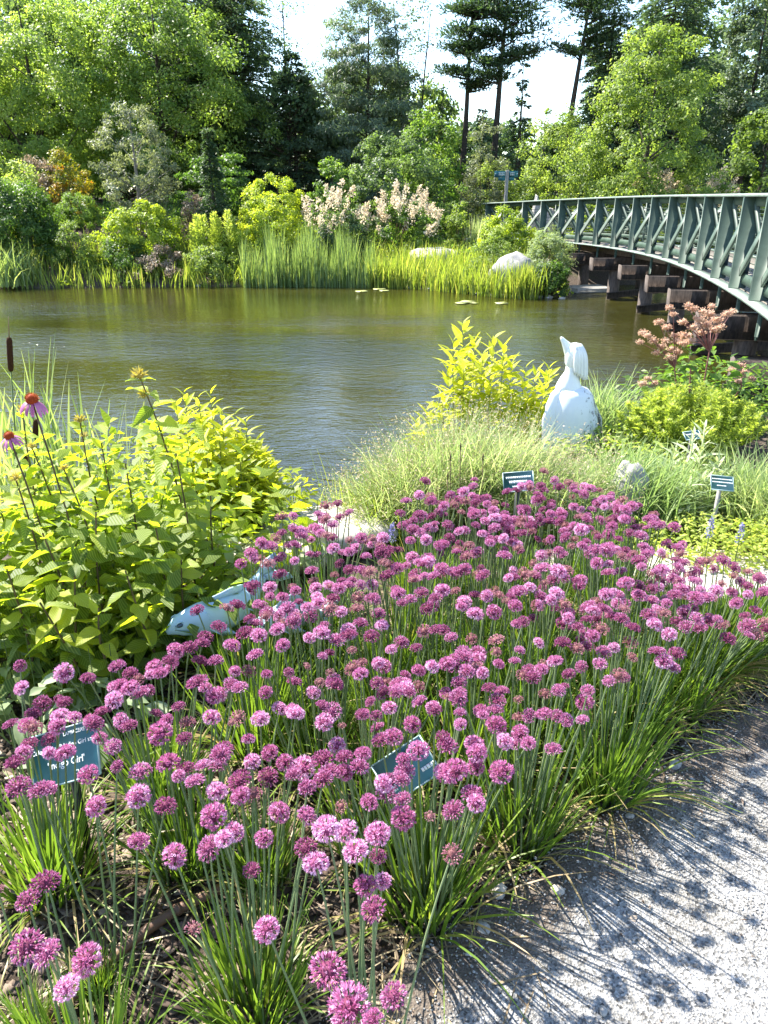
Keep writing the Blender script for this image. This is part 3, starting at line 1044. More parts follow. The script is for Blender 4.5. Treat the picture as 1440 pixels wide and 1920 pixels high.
shrub('dark_shrub', 'large dark green shrub at the left edge of the far shore', 'shrub', 35, 24.6, 190, 335, F_MID, ncl=200, per=80, sig=.3, L=.11, tint=(.0, .5))
shrub('bright_shrub', 'bright yellow-green shrub top behind the dark left-edge shrub', 'shrub', 45, 27, 120, 300, F_LIGHT, ncl=80, per=70, sig=.25, L=.11, tint=(.5, 1))
shrub('leafy_shrub', 'olive green shrub at the water right of the dark left-edge shrub', 'shrub', 145, 23.9, 90, 418, F_LIGHT, ncl=70, per=65, sig=.18, L=.08, tint=(.0, .7))
shrub('bronze_shrub', 'bronze-tinted twiggy shrub at the waterline below the yellow-green shrub', 'shrub', 300, 23.7, 110, 462, F_MAUVE, ncl=60, per=60, sig=.18, L=.08, tint=(.0, .5))
shrub('leafy_shrub', 'dark green shrub at the waterline left of the ferny spikes', 'shrub', 245, 24.0, 120, 450, F_MID, ncl=80, per=65, sig=.2, L=.09, tint=(.0, .6))
shrub('leafy_shrub', 'low leafy green plants at the waterline beneath the ferny spikes', 'shrub', 400, 23.8, 120, 462, F_LIGHT, ncl=80, per=65, sig=.18, L=.08, tint=(.2, .9))
shrub('leafy_shrub', 'dark shrub under the pink plumes behind the cattails', 'shrub', 640, 25.2, 120, 400, F_DARK, ncl=80, per=65, sig=.2, L=.1, tint=(.2, .8))
shrub('leafy_shrub', 'small upright leafy shrub beside the far gravel path', 'shrub', 858, 26.2, 45, 370, F_LIGHT, ncl=40, per=60, sig=.16, L=.09, tint=(.4, 1))
shrub('leafy_shrub', 'yellow-green shrub beside the end of the bridge', 'shrub', 945, 23.2, 130, 392, F_YELLOW, ncl=130, per=70, sig=.2, L=.09, tint=(.0, .7))
shrub('leafy_shrub', 'reddish-tinged shrub low beside the boulder and the bridge end', 'shrub', 925, 22.3, 110, 440, F_LIGHT, ncl=90, per=70, sig=.18, L=.08, tint=(.3, 1))
shrub('leafy_shrub', 'grey-green bushy plant against the bridge end above the boulder', 'shrub', 1022, 21.6, 100, 425, F_SILVER, ncl=110, per=70, sig=.18, L=.08, asp=.35, tint=(.0, .6))
shrub('dark_shrub', 'dark low shrub at the water beside the first bridge pile', 'shrub', 1030, 20.7, 80, 492, F_MID, ncl=80, per=70, sig=.17, L=.08, tint=(.0, .4))
shrub('leafy_shrub', 'light green leafy shrub under the signpost', 'shrub', 915, 32.5, 110, 300, F_LIGHT, ncl=90, per=70, sig=.25, L=.11, tint=(.4, 1))
shrub('leafy_shrub', 'bright green shrub with pink plumes beside it above the bridge rail', 'shrub', 1175, 27.5, 120, 318, F_LIGHT, ncl=80, per=65, sig=.22, L=.1, tint=(.3, 1))
shrub('leafy_shrub', 'bright green shrub right of the plumes above the bridge rail', 'shrub', 1285, 27.2, 110, 318, F_LIGHT, ncl=80, per=65, sig=.22, L=.1, tint=(.4, 1))
shrub('ground_mound', 'round grassy green mound plant on the left of the far bank', 'plant', 150, 26.2, 95, 362, F_MID, ncl=70, per=70, sig=.16, L=.12, asp=.2, tint=(.4, 1))
shrub('mauve_grass', 'dull mauve flower tuft beside the weeping spruce', 'plant', 366, 26.4, 50, 352, F_MAUVE, ncl=40, per=60, sig=.16, L=.1, asp=.3)


def plume_shrub(label, px, D, wpx, ytop, npl=46, group='shrubs with pale pink plumes'):
    x, y, z = place(px, D)
    H = top_h(px, ytop, D, z)
    R = size_of(D, wpx) / 2
    o = thing('plume_shrub', label, 'shrub', (x, y, z), 0, group)
    g = Geo()
    crown(g, R * .9, H * .82, 0, 'dome', 60, 60, .18, .1, .5, tint=(.1, .8))
    g.build('foliage', F_MID, o)
    p = Geo()
    for k in range(npl):
        a, rr = RNG.uniform(0, 6.28), R * math.sqrt(RNG.random())
        c = np.array([rr * math.cos(a), rr * math.sin(a), H * (.98 - .45 * (rr / R) ** 2) - RNG.uniform(0, .25) * H])
        ax = unit(np.array([math.cos(a) * rr / R * .7, math.sin(a) * rr / R * .7, 1.0]))
        m = 46
        s = RNG.random(m)
        P = c + ax * (s * .34)[:, None] + rdir(m) * ((1 - s) * .10 + .03)[:, None]
        A = unit(rdir(m) + ax * .6)
        p.leaves(P, A, rdir(m), .08 * RNG.uniform(.6, 1.3, m), .05, np.clip(RNG.normal(.5, .25, m), 0, 1))
    p.build('plumes', F_PLUME, o)
    return o


plume_shrub('shrub of pale pink plumes behind the cattails', 625, 25.8, 135, 345)
plume_shrub('shrub of tan pink plumes left of the far gravel path', 762, 26, 130, 350, 52)
plume_shrub('shrub of pink plumes showing above the middle of the bridge rail', 1205, 28, 105, 305, 54)
plume_shrub('shrub of cream plumes at the right above the bridge rail', 1320, 27.8, 120, 322, 54)


def spikes(px, D, ytop, label):
    x, y, z = place(px, D)
    o = thing('ferny_spikes', label, 'plant', (x, y, z))
    H = top_h(px, ytop, D, z)
    for k in range(9):
        xx, yy = RNG.uniform(-.75, .8), RNG.uniform(-.4, .4)
        h = H * RNG.uniform(.78, 1.0) * (1 if xx > 0 else .9)
        g = Geo()
        m = 520
        s = RNG.random(m)
        a = RNG.uniform(0, 6.28, m)
        r = (.04 + .10 * (1 - s ** 3)) * RNG.random(m) ** .5
        P = np.stack([xx + r * np.cos(a), yy + r * np.sin(a), s * h], 1)
        A = unit(np.stack([np.cos(a), np.sin(a), np.full(m, .8)], 1) + RNG.normal(0, .2, (m, 3)))
        g.leaves(P, A, rdir(m), .11, .03, np.clip(.35 + .5 * s + RNG.normal(0, .1, m), 0, 1))
        g.tube([(xx, yy, -.05), (xx, yy, h)], [.015, .006], 4)
        g.build('stalk', F_FLUFF, o)


spikes(392, 24.5, 388, 'tall ferny upright green spikes at the far waterside')


# reeds, grasses and low growth of the far shore
def reeds():
    g = Geo()
    n = 2600
    px = RNG.uniform(445, 705, n)
    D = RNG.uniform(22.9, 24.6, n) - np.abs(px - 570) * .001
    x = (px - 720) / FPX * D * _c
    z = np.maximum(ground(x, D), WATER_Z) - .05
    L = RNG.uniform(.55, 1.65, n) * (1 - .25 * np.abs(px - 570) / 140) * (1 + .22 * np.sin(px * .09) + .12 * np.sin(px * .23))
    g.blades(np.stack([x, D, z], 1), RNG.uniform(0, 6.28, n), np.full(n, .03), RNG.uniform(.05, .35, n), L, RNG.uniform(.02, .04, n), np.clip(RNG.normal(.45, .2, n), 0, 1))
    g.build('cattail_reeds', F_REED, kind='stuff')
    g = Geo()
    n = 5200
    px = np.concatenate([RNG.uniform(690, 1000, 3000), RNG.uniform(-60, 450, 1600), RNG.uniform(1500, 1900, 600)])
    d = RNG.uniform(-.3, 2.2, n)
    D = 22.0 + d
    for _ in range(3):
        x = (px - 720) / FPX * D * _c
        D = shore_far(x) + d
    z = np.maximum(ground(x, D), WATER_Z) - .05
    short = np.where(px < 450, .75, 1.0)
    g.blades(np.stack([x, D, z], 1), RNG.uniform(0, 6.28, n), np.full(n, .05), RNG.uniform(.2, .9, n), RNG.uniform(.45, 1.05, n) * short, RNG.uniform(.02, .04, n), np.clip(RNG.normal(.5, .22, n), 0, 1))
    g.build('bank_grass', F_GRASS, kind='stuff')
    # clumped low growth over the whole far bank
    for nm, mat, cnt, lo, hi, hh in (('undergrowth', F_LIGHT, 520, .2, 9.5, .45), ('undergrowth', F_YELLOW, 240, .1, 6.0, .4), ('undergrowth', F_MID, 420, .6, 14, .6)):
        g = Geo()
        x = RNG.uniform(-17, 15, cnt)
        y = shore_far(x) + RNG.uniform(lo, hi, cnt)
        keep = ~((np.abs(x - np.interp(y, [26, 32, 44], [3.3, 4.1, 3.7])) < 1.1) & (y > 25.3)) & ~((np.abs(x + 10.0) < 1.0) & (np.abs(y - 25.4) < .9)) & ~((x > 3.3) & (x < 8.6) & (y > 24 - (x - 3.3) * 2.2) & (y < 32))
        for xx, yy in zip(x[keep], y[keep]):
            m = 70
            r = RNG.uniform(.25, .6)
            dd = rdir(m)
            dd[:, 2] = np.abs(dd[:, 2])
            P = np.array([xx, yy, G(xx, yy)]) + dd * np.array([r, r, hh * RNG.uniform(.5, 1.2)]) * RNG.uniform(.5, 1, (m, 1))
            N = unit(dd + RNG.normal(0, .5, (m, 3)))
            A = unit(np.cross(N, rdir(m)) + np.array([0, 0, .4]))
            g.leaves(P, A, N, .11 * RNG.uniform(.7, 1.4, m), .055, np.clip(RNG.uniform(.2, .8) + RNG.normal(0, .15, m), 0, 1))
        g.build(nm, mat, kind='stuff')


reeds()


def grass_tuft(name, label, loc, n, L, W, mat, a1=(.2, 1.1), spread=.1, group=None, cat='grass tuft', tint=(.5, .2), k=3, part='blades', az=None):
    o = thing(name, label, cat, loc, 0, group)
    g = Geo()
    P = np.stack([RNG.normal(0, spread, n), RNG.normal(0, spread, n), np.full(n, -.02)], 1)
    aa = RNG.uniform(0, 6.28, n) if az is None else az
    g.blades(P, aa, RNG.uniform(0, .25, n), RNG.uniform(*a1, n), L * RNG.uniform(.6, 1.1, n), W * RNG.uniform(.7, 1.2, n), np.clip(RNG.normal(tint[0], tint[1], n), 0, 1), k)
    g.build(part, mat, o, kind='stuff')
    return o


x, y, z = place(985, 20.45)
grass_tuft('sedge_tuft', 'golden green sedge tuft in front of the boulder', (x, y, z), 420, .95, .03, F_GRASS, spread=.2, a1=(.1, .8), tint=(.55, .25))
x, y, z = place(725, 23.0)
grass_tuft('sedge_tuft', 'light green sedge tuft at the waterline right of the cattails', (x, y, z), 300, .9, .03, F_GRASS, spread=.2, a1=(.1, .8), tint=(.5, .25))
x, y, z = place(360, 23.2)
grass_tuft('sedge_tuft', 'small yellow iris-like tuft standing in the water under the ferny spikes', (x, y, max(z, -1.15)), 60, .8, .04, F_GRASS, spread=.09, a1=(.1, .5), tint=(.6, .2))
x, y, z = place(25, 22.9)
grass_tuft('sedge_tuft', 'grey-green arching sedge at the left edge of the far waterline', (x, y, max(z, -1.15)), 420, 1.3, .03, F_REED, spread=.35, a1=(.4, 1.5), tint=(.5, .25))
x, y, z = place(903, 26.2)
grass_tuft('feather_grass', 'tan feathery grass tuft below the signpost', (x, y, z), 420, 1.15, .03, F_PALEGRASS, spread=.25, a1=(.1, .7), tint=(.5, .3))

# boulders of the far bank
x, y, z = place(962, 21.2)
boulder('boulder', 'big pale grey boulder half hidden by sedge at the far waterline', 'boulder', (x, y, z + .28), (.68, .5, .62), 3, M_ROCK)
x, y, z = place(815, 24.6)
boulder('boulder', 'flat pale rock lying among the grass of the far bank', 'boulder', (x, y, z + .22), (.85, .6, .30), 5, M_SLAB)
x, y, z = place(1002, 29.5)
boulder('standing_stone', 'narrow upright grey stone behind the far end of the bridge', 'boulder', (x, y, z + .55), (.24, .2, 1.15), 8, M_ROCK)
x, y, z = place(1028, 29.3)
boulder('boulder', 'round pale stone just right of the upright stone', 'boulder', (x, y, z + .72), (.26, .26, .55), 9, M_SLAB)
for k in range(16):
    pxs = RNG.choice([RNG.uniform(900, 1080), RNG.uniform(150, 460), RNG.uniform(620, 900)], p=[.55, .25, .2])
    xx = (pxs - 720) / FPX * 21.5 * _c
    yy = float(shore_far(xx)) + RNG.uniform(-.12, .1)
    s_ = RNG.uniform(.05, .13)
    o = put('shore_stone', rock_mesh('shore_stone', s_, s_ * .8, s_ * .5, 20 + k, M_SLAB if k % 2 else M_ROCK, n=8), loc=(xx, yy, WATER_Z + .02), rot=(0, 0, k))
    tag(o, 'small pale stone lying at the far waterline', 'stone', 'small stones along the far waterline')


def lily(label, px, py, n, spread):
    c = at(px, py, WATER_Z + .012)
    for k in range(n):
        r = RNG.uniform(.10, .22)
        th = np.linspace(.25, 6.05, 14)
        v = [(0, 0, 0)] + [(r * math.cos(a), r * math.sin(a), .004 + .006 * math.sin(a * 3)) for a in th]
        v += [(p[0], p[1], p[2] - .006) for p in v]
        m = len(th) + 1
        tr = [[0, i, i + 1] for i in range(1, len(th))] + [[m, m + i + 1, m + i] for i in range(1, len(th))]
        q = [[i, m + i, m + i + 1, i + 1] for i in range(1, len(th))]
        g = Geo()
        g.add(np.array(v), quads=q, tris=tr)
        o = put('lily_pad', g.mesh('lily_pad', M_LILY), loc=(c[0] + RNG.normal(0, spread), c[1] + RNG.normal(0, spread * .35), c[2] + .004 * k), rot=(0, 0, RNG.uniform(0, 6)))
        tag(o, label, 'lily pad', label)


lily('lily pad floating near the boulder', 900, 568, 4, .3)
lily('lily pad floating near the left far shore', 225, 531, 4, .45)
lily('lily pad floating in front of the cattail reeds', 700, 545, 3, .8)


# ------------------------------------------------------------------ far direction sign
def dir_sign():
    x, y, z = place(944, 30.8)
    H = top_h(944, 319, 30.8, z)
    o = thing('direction_sign', 'grey signpost with two dark teal direction boards near the bridge end', 'sign', (x, y, z))
    g = Geo()
    g.box((0, 0, H / 2 - .1), (.12, .12, H + .2), bev=.012)
    g.build('post', M_GREYPOST, o)
    for s, wd in ((-1, .42), (1, .34)):
        cx = s * (.065 + wd / 2)
        g = Geo()
        v0, v1 = s * .063, s * (.063 + wd)
        g.box((cx, -.02, H - .14), (wd, .03, .22), bev=.004)
        g.box((s * (.063 + wd * .32), -.02, H - .31), (wd * .62, .028, .11), bev=.004)
        p = g.build('board', M_TEAL, o, label='board pointing left' if s < 0 else 'board pointing right')
        for r in range(2):
            t = Geo()
            xx = v0 + s * .04
            for wl in (.05, .08, .04, .06)[: 4 if s < 0 else 3]:
                t.box((xx + s * wl / 2, -.037, H - .10 - r * .065), (wl * .85, .004, .026))
                xx += s * wl
            t.build('lettering', M_WHITE, p)
        t = Geo()
        ax = v1 - s * .05
        t.add([(ax, -.038, H - .12 + .03), (ax + s * .04, -.038, H - .12), (ax, -.038, H - .12 - .03), (ax, -.036, H - .12 + .03), (ax + s * .04, -.036, H - .12), (ax, -.036, H - .12 - .03)],
              quads=[[0, 1, 4, 3], [1, 2, 5, 4], [2, 0, 3, 5]], tris=[[0, 1, 2], [3, 5, 4]])
        t.build('arrow', M_WHITE, p)


dir_sign()


# ------------------------------------------------------------------ bridge
def bridge_edge(y):
    y = np.asarray(y, float)
    yc = np.maximum(y, 14.0)
    x = -23.2 + 29.2 * np.cos(np.arcsin(np.clip((yc - 19) / 29.2, -1, 1)))
    d = np.clip(14.0 - y, 0, None)
    return x - .174 * d - .009 * d * d


def build_bridge():
    ROOT = thing('footbridge', 'curved green timber footbridge with crossed railings over the pond', 'bridge', (5.0, 18.0, 0))
    OFF = np.array([5.0, 18.0, 0])
    yy = np.linspace(30.2, 4.6, 900)
    P = np.stack([bridge_edge(yy), yy], 1)
    s = np.concatenate([[0], np.cumsum(np.hypot(*np.diff(P, axis=0).T))])
    total = s[-1]

    def fr(u):
        x_, y_ = np.interp(u, s, P[:, 0]), np.interp(u, s, P[:, 1])
        x2, y2 = np.interp(u + .01, s, P[:, 0]), np.interp(u + .01, s, P[:, 1])
        x1, y1 = np.interp(u - .01, s, P[:, 0]), np.interp(u - .01, s, P[:, 1])
        t = unit(np.array([x2 - x1, y2 - y1]))
        return np.array([x_, y_]), t, np.array([t[1] * -1, t[0]])   # tangent runs towards the camera; normal points away from the pond side

    def deck_z(y_):
        return .205 - .0011 * (y_ - 15.5) ** 2 * np.where(y_ > 15.5, 1.0, .15) - .0

    WID = 2.1

    def strip(name, off0, off1, z0, z1, mat=M_BRIDGE, u0=0., u1=None, step=.35, parent=ROOT):
        """a board following the bridge's curve between two offsets and heights above the deck"""
        u1 = u1 or total
        us = np.linspace(u0, u1, max(2, int((u1 - u0) / step) + 1))
        rings = []
        for u in us:
            p, t, n = fr(u)
            dz = deck_z(p[1])
            rings.append([[*(p + n * off0), dz + z0], [*(p + n * off1), dz + z0], [*(p + n * off1), dz + z1], [*(p + n * off0), dz + z1]])
        g = Geo()
        g.loft(np.array(rings) - OFF)
        return g.build(name, mat, parent, fixn=True)

    # normal sign: make +n point away from the pond (towards +x)
    _, t0, n0 = fr(total * .4)
    sgn = 1 if n0[0] > 0 else -1
    fr0 = fr

    def fr(u):
        p, t, n = fr0(u)
        return p, t, n * sgn

    POST = 1.40
    nb = int(total / POST)
    us = [.35 + POST * k for k in range(nb) if .35 + POST * k < total]
    # rails
    for side, so in (('near', 0.0), ('far', WID)):
        d = 1 if side == 'near' else -1
        strip('top_rail', so - .10 * d, so + .13 * d, 1.165, 1.205, M_LITRAIL)
        strip('under_rail', so + .035 * d, so + .075 * d, 1.05, 1.163)
        strip('bottom_rail', so + .035 * d, so + .075 * d, .07, .20)
        strip('ledge', so - .14 * d, so + .03 * d, -.035, .0, M_LITRAIL)
        if side == 'far':
            strip('fascia', so + .26 * d, so + .31 * d, -.26, -.062)
    for gi in range(4):
        o_ = .55 + gi * (WID - 1.1) / 3
        strip('girder', o_ - .05, o_ + .05, -.262, -.062, M_CREO)
    # posts: planks set edge-on, running down past the ledge
    pg = Geo()
    pg.box((0, 0, .5825), (.05, .22, 1.163), bev=.004)
    pm = pg.mesh('post', M_BRIDGE)
    tg = Geo()
    tg.box((0, 0, -.235), (.04, .05, .398), bev=.003)
    tg.tube([(0, 0, -.434), (0, 0, -.48)], [.018, .014], 6)
    tm = tg.mesh('hanger', M_BRIDGE)
    for so, d in ((0.0, 1), (WID, -1)):
        for u in us:
            p, t, n = fr(u)
            q = p + n * (so + .0 * d)
            a = math.atan2(t[1], t[0])
            dz = deck_z(p[1])
            o = put('post', pm, ROOT, loc=np.array([*q, dz]) - OFF, rot=(0, 0, a))
            put('hanger', tm, o, loc=(0, .06 * d, 0))
    # X braces between posts
    for so, d in ((0.0, 1), (WID, -1)):
        for u in us[:-1]:
            for k in (0, 1):
                pa, ta, na = fr(u + .03)
                pb, tb, nb_ = fr(u + POST - .03)
                za, zb = (.21, 1.045) if k == 0 else (1.045, .21)
                off = so + (.005 + .041 * k) * d
                A = np.array([*(pa + na * off), deck_z(pa[1]) + za])
                B = np.array([*(pb + nb_ * off), deck_z(pb[1]) + zb])
                c = (A + B) / 2
                dv = B - A
                L = np.linalg.norm(dv)
                ex = dv / L
                ey = unit(np.array([*(na + nb_), 0]))
                ez = np.cross(ex, ey)
                g = Geo()
                g.box(c - OFF, (L, .036, .115), np.stack([ex, ey, ez], 1), bev=.003)
                g.build('cross_brace', M_BRIDGE, ROOT)
    # fine horizontal wires inside each railing
    for so, d in ((0.0, 1), (WID, -1)):
        g = Geo()
        uu = np.linspace(.35, us[-1], 60)
        for k in range(9):
            pts = []
            for u in uu:
                p, t, n = fr(u)
                pts.append([*(p + n * (so + .10 * d)), deck_z(p[1]) + .25 + .085 * k])
            g.tube(np.array(pts) - OFF, .006, 4, cap=False)
        g.build('railing_wires', M_BRIDGE, ROOT, kind='stuff')
    # deck planks
    dg = Geo()
    dg.box((0, 0, 0), (.138, WID - .22, .045), bev=.004)
    dm = dg.mesh('plank', M_PLANK)
    for u in np.arange(.1, total - .05, .15):
        p, t, n = fr(u)
        q = p + n * WID / 2
        put('plank', dm, ROOT, loc=np.array([*q, deck_z(p[1]) - .036]) - OFF, rot=(0, 0, math.atan2(t[1], t[0])))
    # pile bents
    for yb in (22.7, 20.35, 17.8, 15.2, 12.8, 10.0, 7.0):
        u = float(np.interp(-yb, -P[:, 1], s))
        p, t, n = fr(u)
        a = math.atan2(n[1], n[0])
        R = rotm((0, 0, a))
        dz = deck_z(p[1]) - .267
        c = p + n * (WID / 2)
        g = Geo()
        g.box((-.06, 0, 0), (WID + 1.0, .32, .32), bev=.012)
        cap = put('pile_cap', g.mesh('pile_cap', M_CREO), ROOT, loc=np.array([*c, dz - .152]) - OFF, rot=(0, 0, a))
        for k, so in enumerate((.10, WID - .2)):
            q = p + n * so
            zb = min(G(q[0], q[1]), WATER_Z) - .5
            h = dz - .304 - zb
            g = Geo()
            g.tube([(0, 0, -h), (0, 0, -h * .5), (0, 0, 0)], [.165, .155, .15], 14)
            put('pile', g.mesh('pile', M_CREO, smooth=False), ROOT, loc=np.array([*q, dz - .304]) - OFF)
        if yb < 22:
            for k, (z0, z1) in enumerate(((-1.12, -.88), )):
                A = np.array([*(p + n * -.12 + t * .20), z0 + .1])
                B = np.array([*(p + n * (WID + .1) + t * .20), z1 + .1])
                ex = unit(B - A)
                ey = np.array([*t, 0])
                ez = np.cross(ex, ey)
                g = Geo()
                g.box((A + B) / 2 - OFF, (np.linalg.norm(B - A), .07, .16), np.stack([ex, ey, ez], 1), bev=.006)
                g.build('sway_brace', M_CREO, ROOT)
        else:
            q = p + n * .12
            g = Geo()
            g.box((0, 0, 0), (1.25, 1.0, .12), bev=.01)
            put('footing', g.mesh('footing', M_CONC), ROOT, loc=np.array([q[0] - .05, q[1] - .75, WATER_Z + .06]) - OFF, rot=(0, 0, a + .15))


build_bridge()


# ------------------------------------------------------------------ near bank: stone slabs
def slab(name, label, px, py, D, s, seed, mat=M_SLAB, rz=0.0, lift=0.0):
    p = atD(px, py, D)
    z = G(p[0], p[1])
    return boulder(name, label, 'rock', (p[0], p[1], z + lift), s, seed, mat, rz=rz, flat=s[2] * .55)


slab('rock_slab', 'flat pale stone slab between the leafy shrub and the fine grass', 610, 960, 2.85, (.30, .20, .09), 31, lift=.07)
slab('rock_slab', 'smaller flat pale stone under the yellow shoots left of the slab', 505, 985, 2.6, (.24, .15, .08), 33, lift=.06)
boulder('boulder', 'pale weathered rock just behind the tallest alliums on the right', 'rock', (*at(1175, 925, .12)[:2], .10), (.10, .09, .17), 35, M_ROCK)
boulder('boulder', 'dark stone at the near water edge right of the fluffy shrub', 'rock', (3.15, 5.6, -.75), (.5, .4, .35), 36, M_ROCK)


# ------------------------------------------------------------------ alliums
def head_mesh(kind, seed):
    """a globe of florets: each floret a little six-petalled cup on its own stalk; unit = head diameter 1"""
    r = np.random.default_rng(seed)
    g = Geo()
    n = {'full': 120, 'tight': 135, 'faded': 95, 'bud': 60}[kind]
    i = np.arange(n) + .5
    ph = np.arccos(1 - 2 * i / n * {'full': .86, 'tight': .64, 'faded': .72, 'bud': .6}[kind])
    th = i * 2.39996 + r.normal(0, .12, n)
    d = np.stack([np.sin(ph) * np.cos(th), np.sin(ph) * np.sin(th), np.cos(ph)], 1)
    d = unit(d + r.normal(0, .07, (n, 3)))
    R = .40 * r.uniform(.86, 1.08, n)
    sq = np.array([1, 1, .74 if kind == 'full' else .66])
    fl = {'full': .145, 'tight': .125, 'faded': .115, 'bud': .12}[kind]
    # pedicels
    for k in range(0, n, 2):
        g.tube([np.zeros(3), d[k] * R[k] * sq], [.012, .008], 3, tint=.25, cap=False)
    v, t, tt = [], [], []
    for k in range(n):
        c = d[k] * R[k] * sq
        ax = unit(d[k] + np.array([0, 0, -.12 * (1 - d[k][2])]))
        a = unit(np.cross(ax, [.3, .5, .81]))
        b = np.cross(ax, a)
        w_ = fl * r.uniform(.8, 1.15)
        op = r.uniform(.30, .55) if kind == 'full' else r.uniform(.16, .34)
        tb = np.clip(r.normal(.62 if kind == 'full' else .48, .18) + (.18 if (d[k][2] < .1 and kind == 'full') else 0), 0, 1)
        for j in range(6):
            an = j * 1.0472 + k
            o_ = a * math.cos(an) + b * math.sin(an)
            s_ = -a * math.sin(an) + b * math.cos(an)
            m_ = c + ax * w_ * .5 + o_ * w_ * op * .75
            n0 = len(v)
            v += [c + o_ * .012, m_ + s_ * w_ * .17, c + ax * w_ * (.95 if kind != 'full' else .8) + o_ * w_ * op * (1.1 if kind == 'full' else .5), m_ - s_ * w_ * .17]
            t += [[n0, n0 + 1, n0 + 2], [n0, n0 + 2, n0 + 3]]
            tt += [tb + r.normal(0, .07)] * 2
        if kind in ('full', 'tight') and k % 2 == 0:
            for j in range(2):
                q = c + ax * w_ * 1.35 + (a * r.normal() + b * r.normal()) * w_ * .3
                s_ = unit(np.cross(ax, r.normal(size=3))) * .007
                n0 = len(v)
                v += [c + s_, q, c - s_]
                t += [[n0, n0 + 1, n0 + 2]]
                tt += [.9]
    g.add(np.array(v), tris=t, tint=np.clip(np.array(tt), 0, 1))
    # dark heart
    th = np.linspace(0, 2 * np.pi, 8, endpoint=False)
    g.loft([[[.24 * math.cos(p_) * math.cos(q_), .24 * math.cos(p_) * math.sin(q_), .24 * math.sin(p_) * .88] for q_ in th] for p_ in np.linspace(-1.3, 1.45, 6)], tint=.0)
    return g.mesh('flower_head', F_FADED if kind in ('faded', 'bud') else F_FLORET)


HEADS = {'full': [head_mesh('full', k) for k in range(3)], 'tight': [head_mesh('tight', 10 + k) for k in range(4)], 'faded': [head_mesh('faded', 20 + k) for k in range(2)], 'bud': [head_mesh('bud', 30)]}


def blade_cluster(seed):
    """unit foliage of one allium clump (metres), three lengths of blade, older ones splayed and yellowed"""
    n = 165
    g = Geo()
    r = .07 * np.sqrt(RNG.random(n))
    a = RNG.uniform(0, 6.28, n)
    P = np.stack([r * np.cos(a), r * np.sin(a), np.full(n, -.015)], 1)
    az = a + RNG.normal(0, .6, n)
    out = r / .07
    g.blades(P, az, .05 + .35 * out, .12 + .55 * out * RNG.uniform(.3, 1.5, n), RNG.uniform(.15, .30, n), RNG.uniform(.004, .0075, n), np.clip(RNG.normal(.42, .17, n), 0, .85), 4, .9)
    n = 46
    a = RNG.uniform(0, 6.28, n)
    P = np.stack([.07 * np.cos(a), .07 * np.sin(a), np.full(n, .0)], 1)
    g.blades(P, a + RNG.normal(0, .5, n), RNG.uniform(.5, .9, n), RNG.uniform(1.3, 2.2, n), RNG.uniform(.14, .30, n), RNG.uniform(.003, .006, n), np.clip(RNG.normal(.8, .2, n), 0, 1), 4, .9)
    return g.mesh('blades', F_ALLIUM)


BLADES = [blade_cluster(k) for k in range(7)]

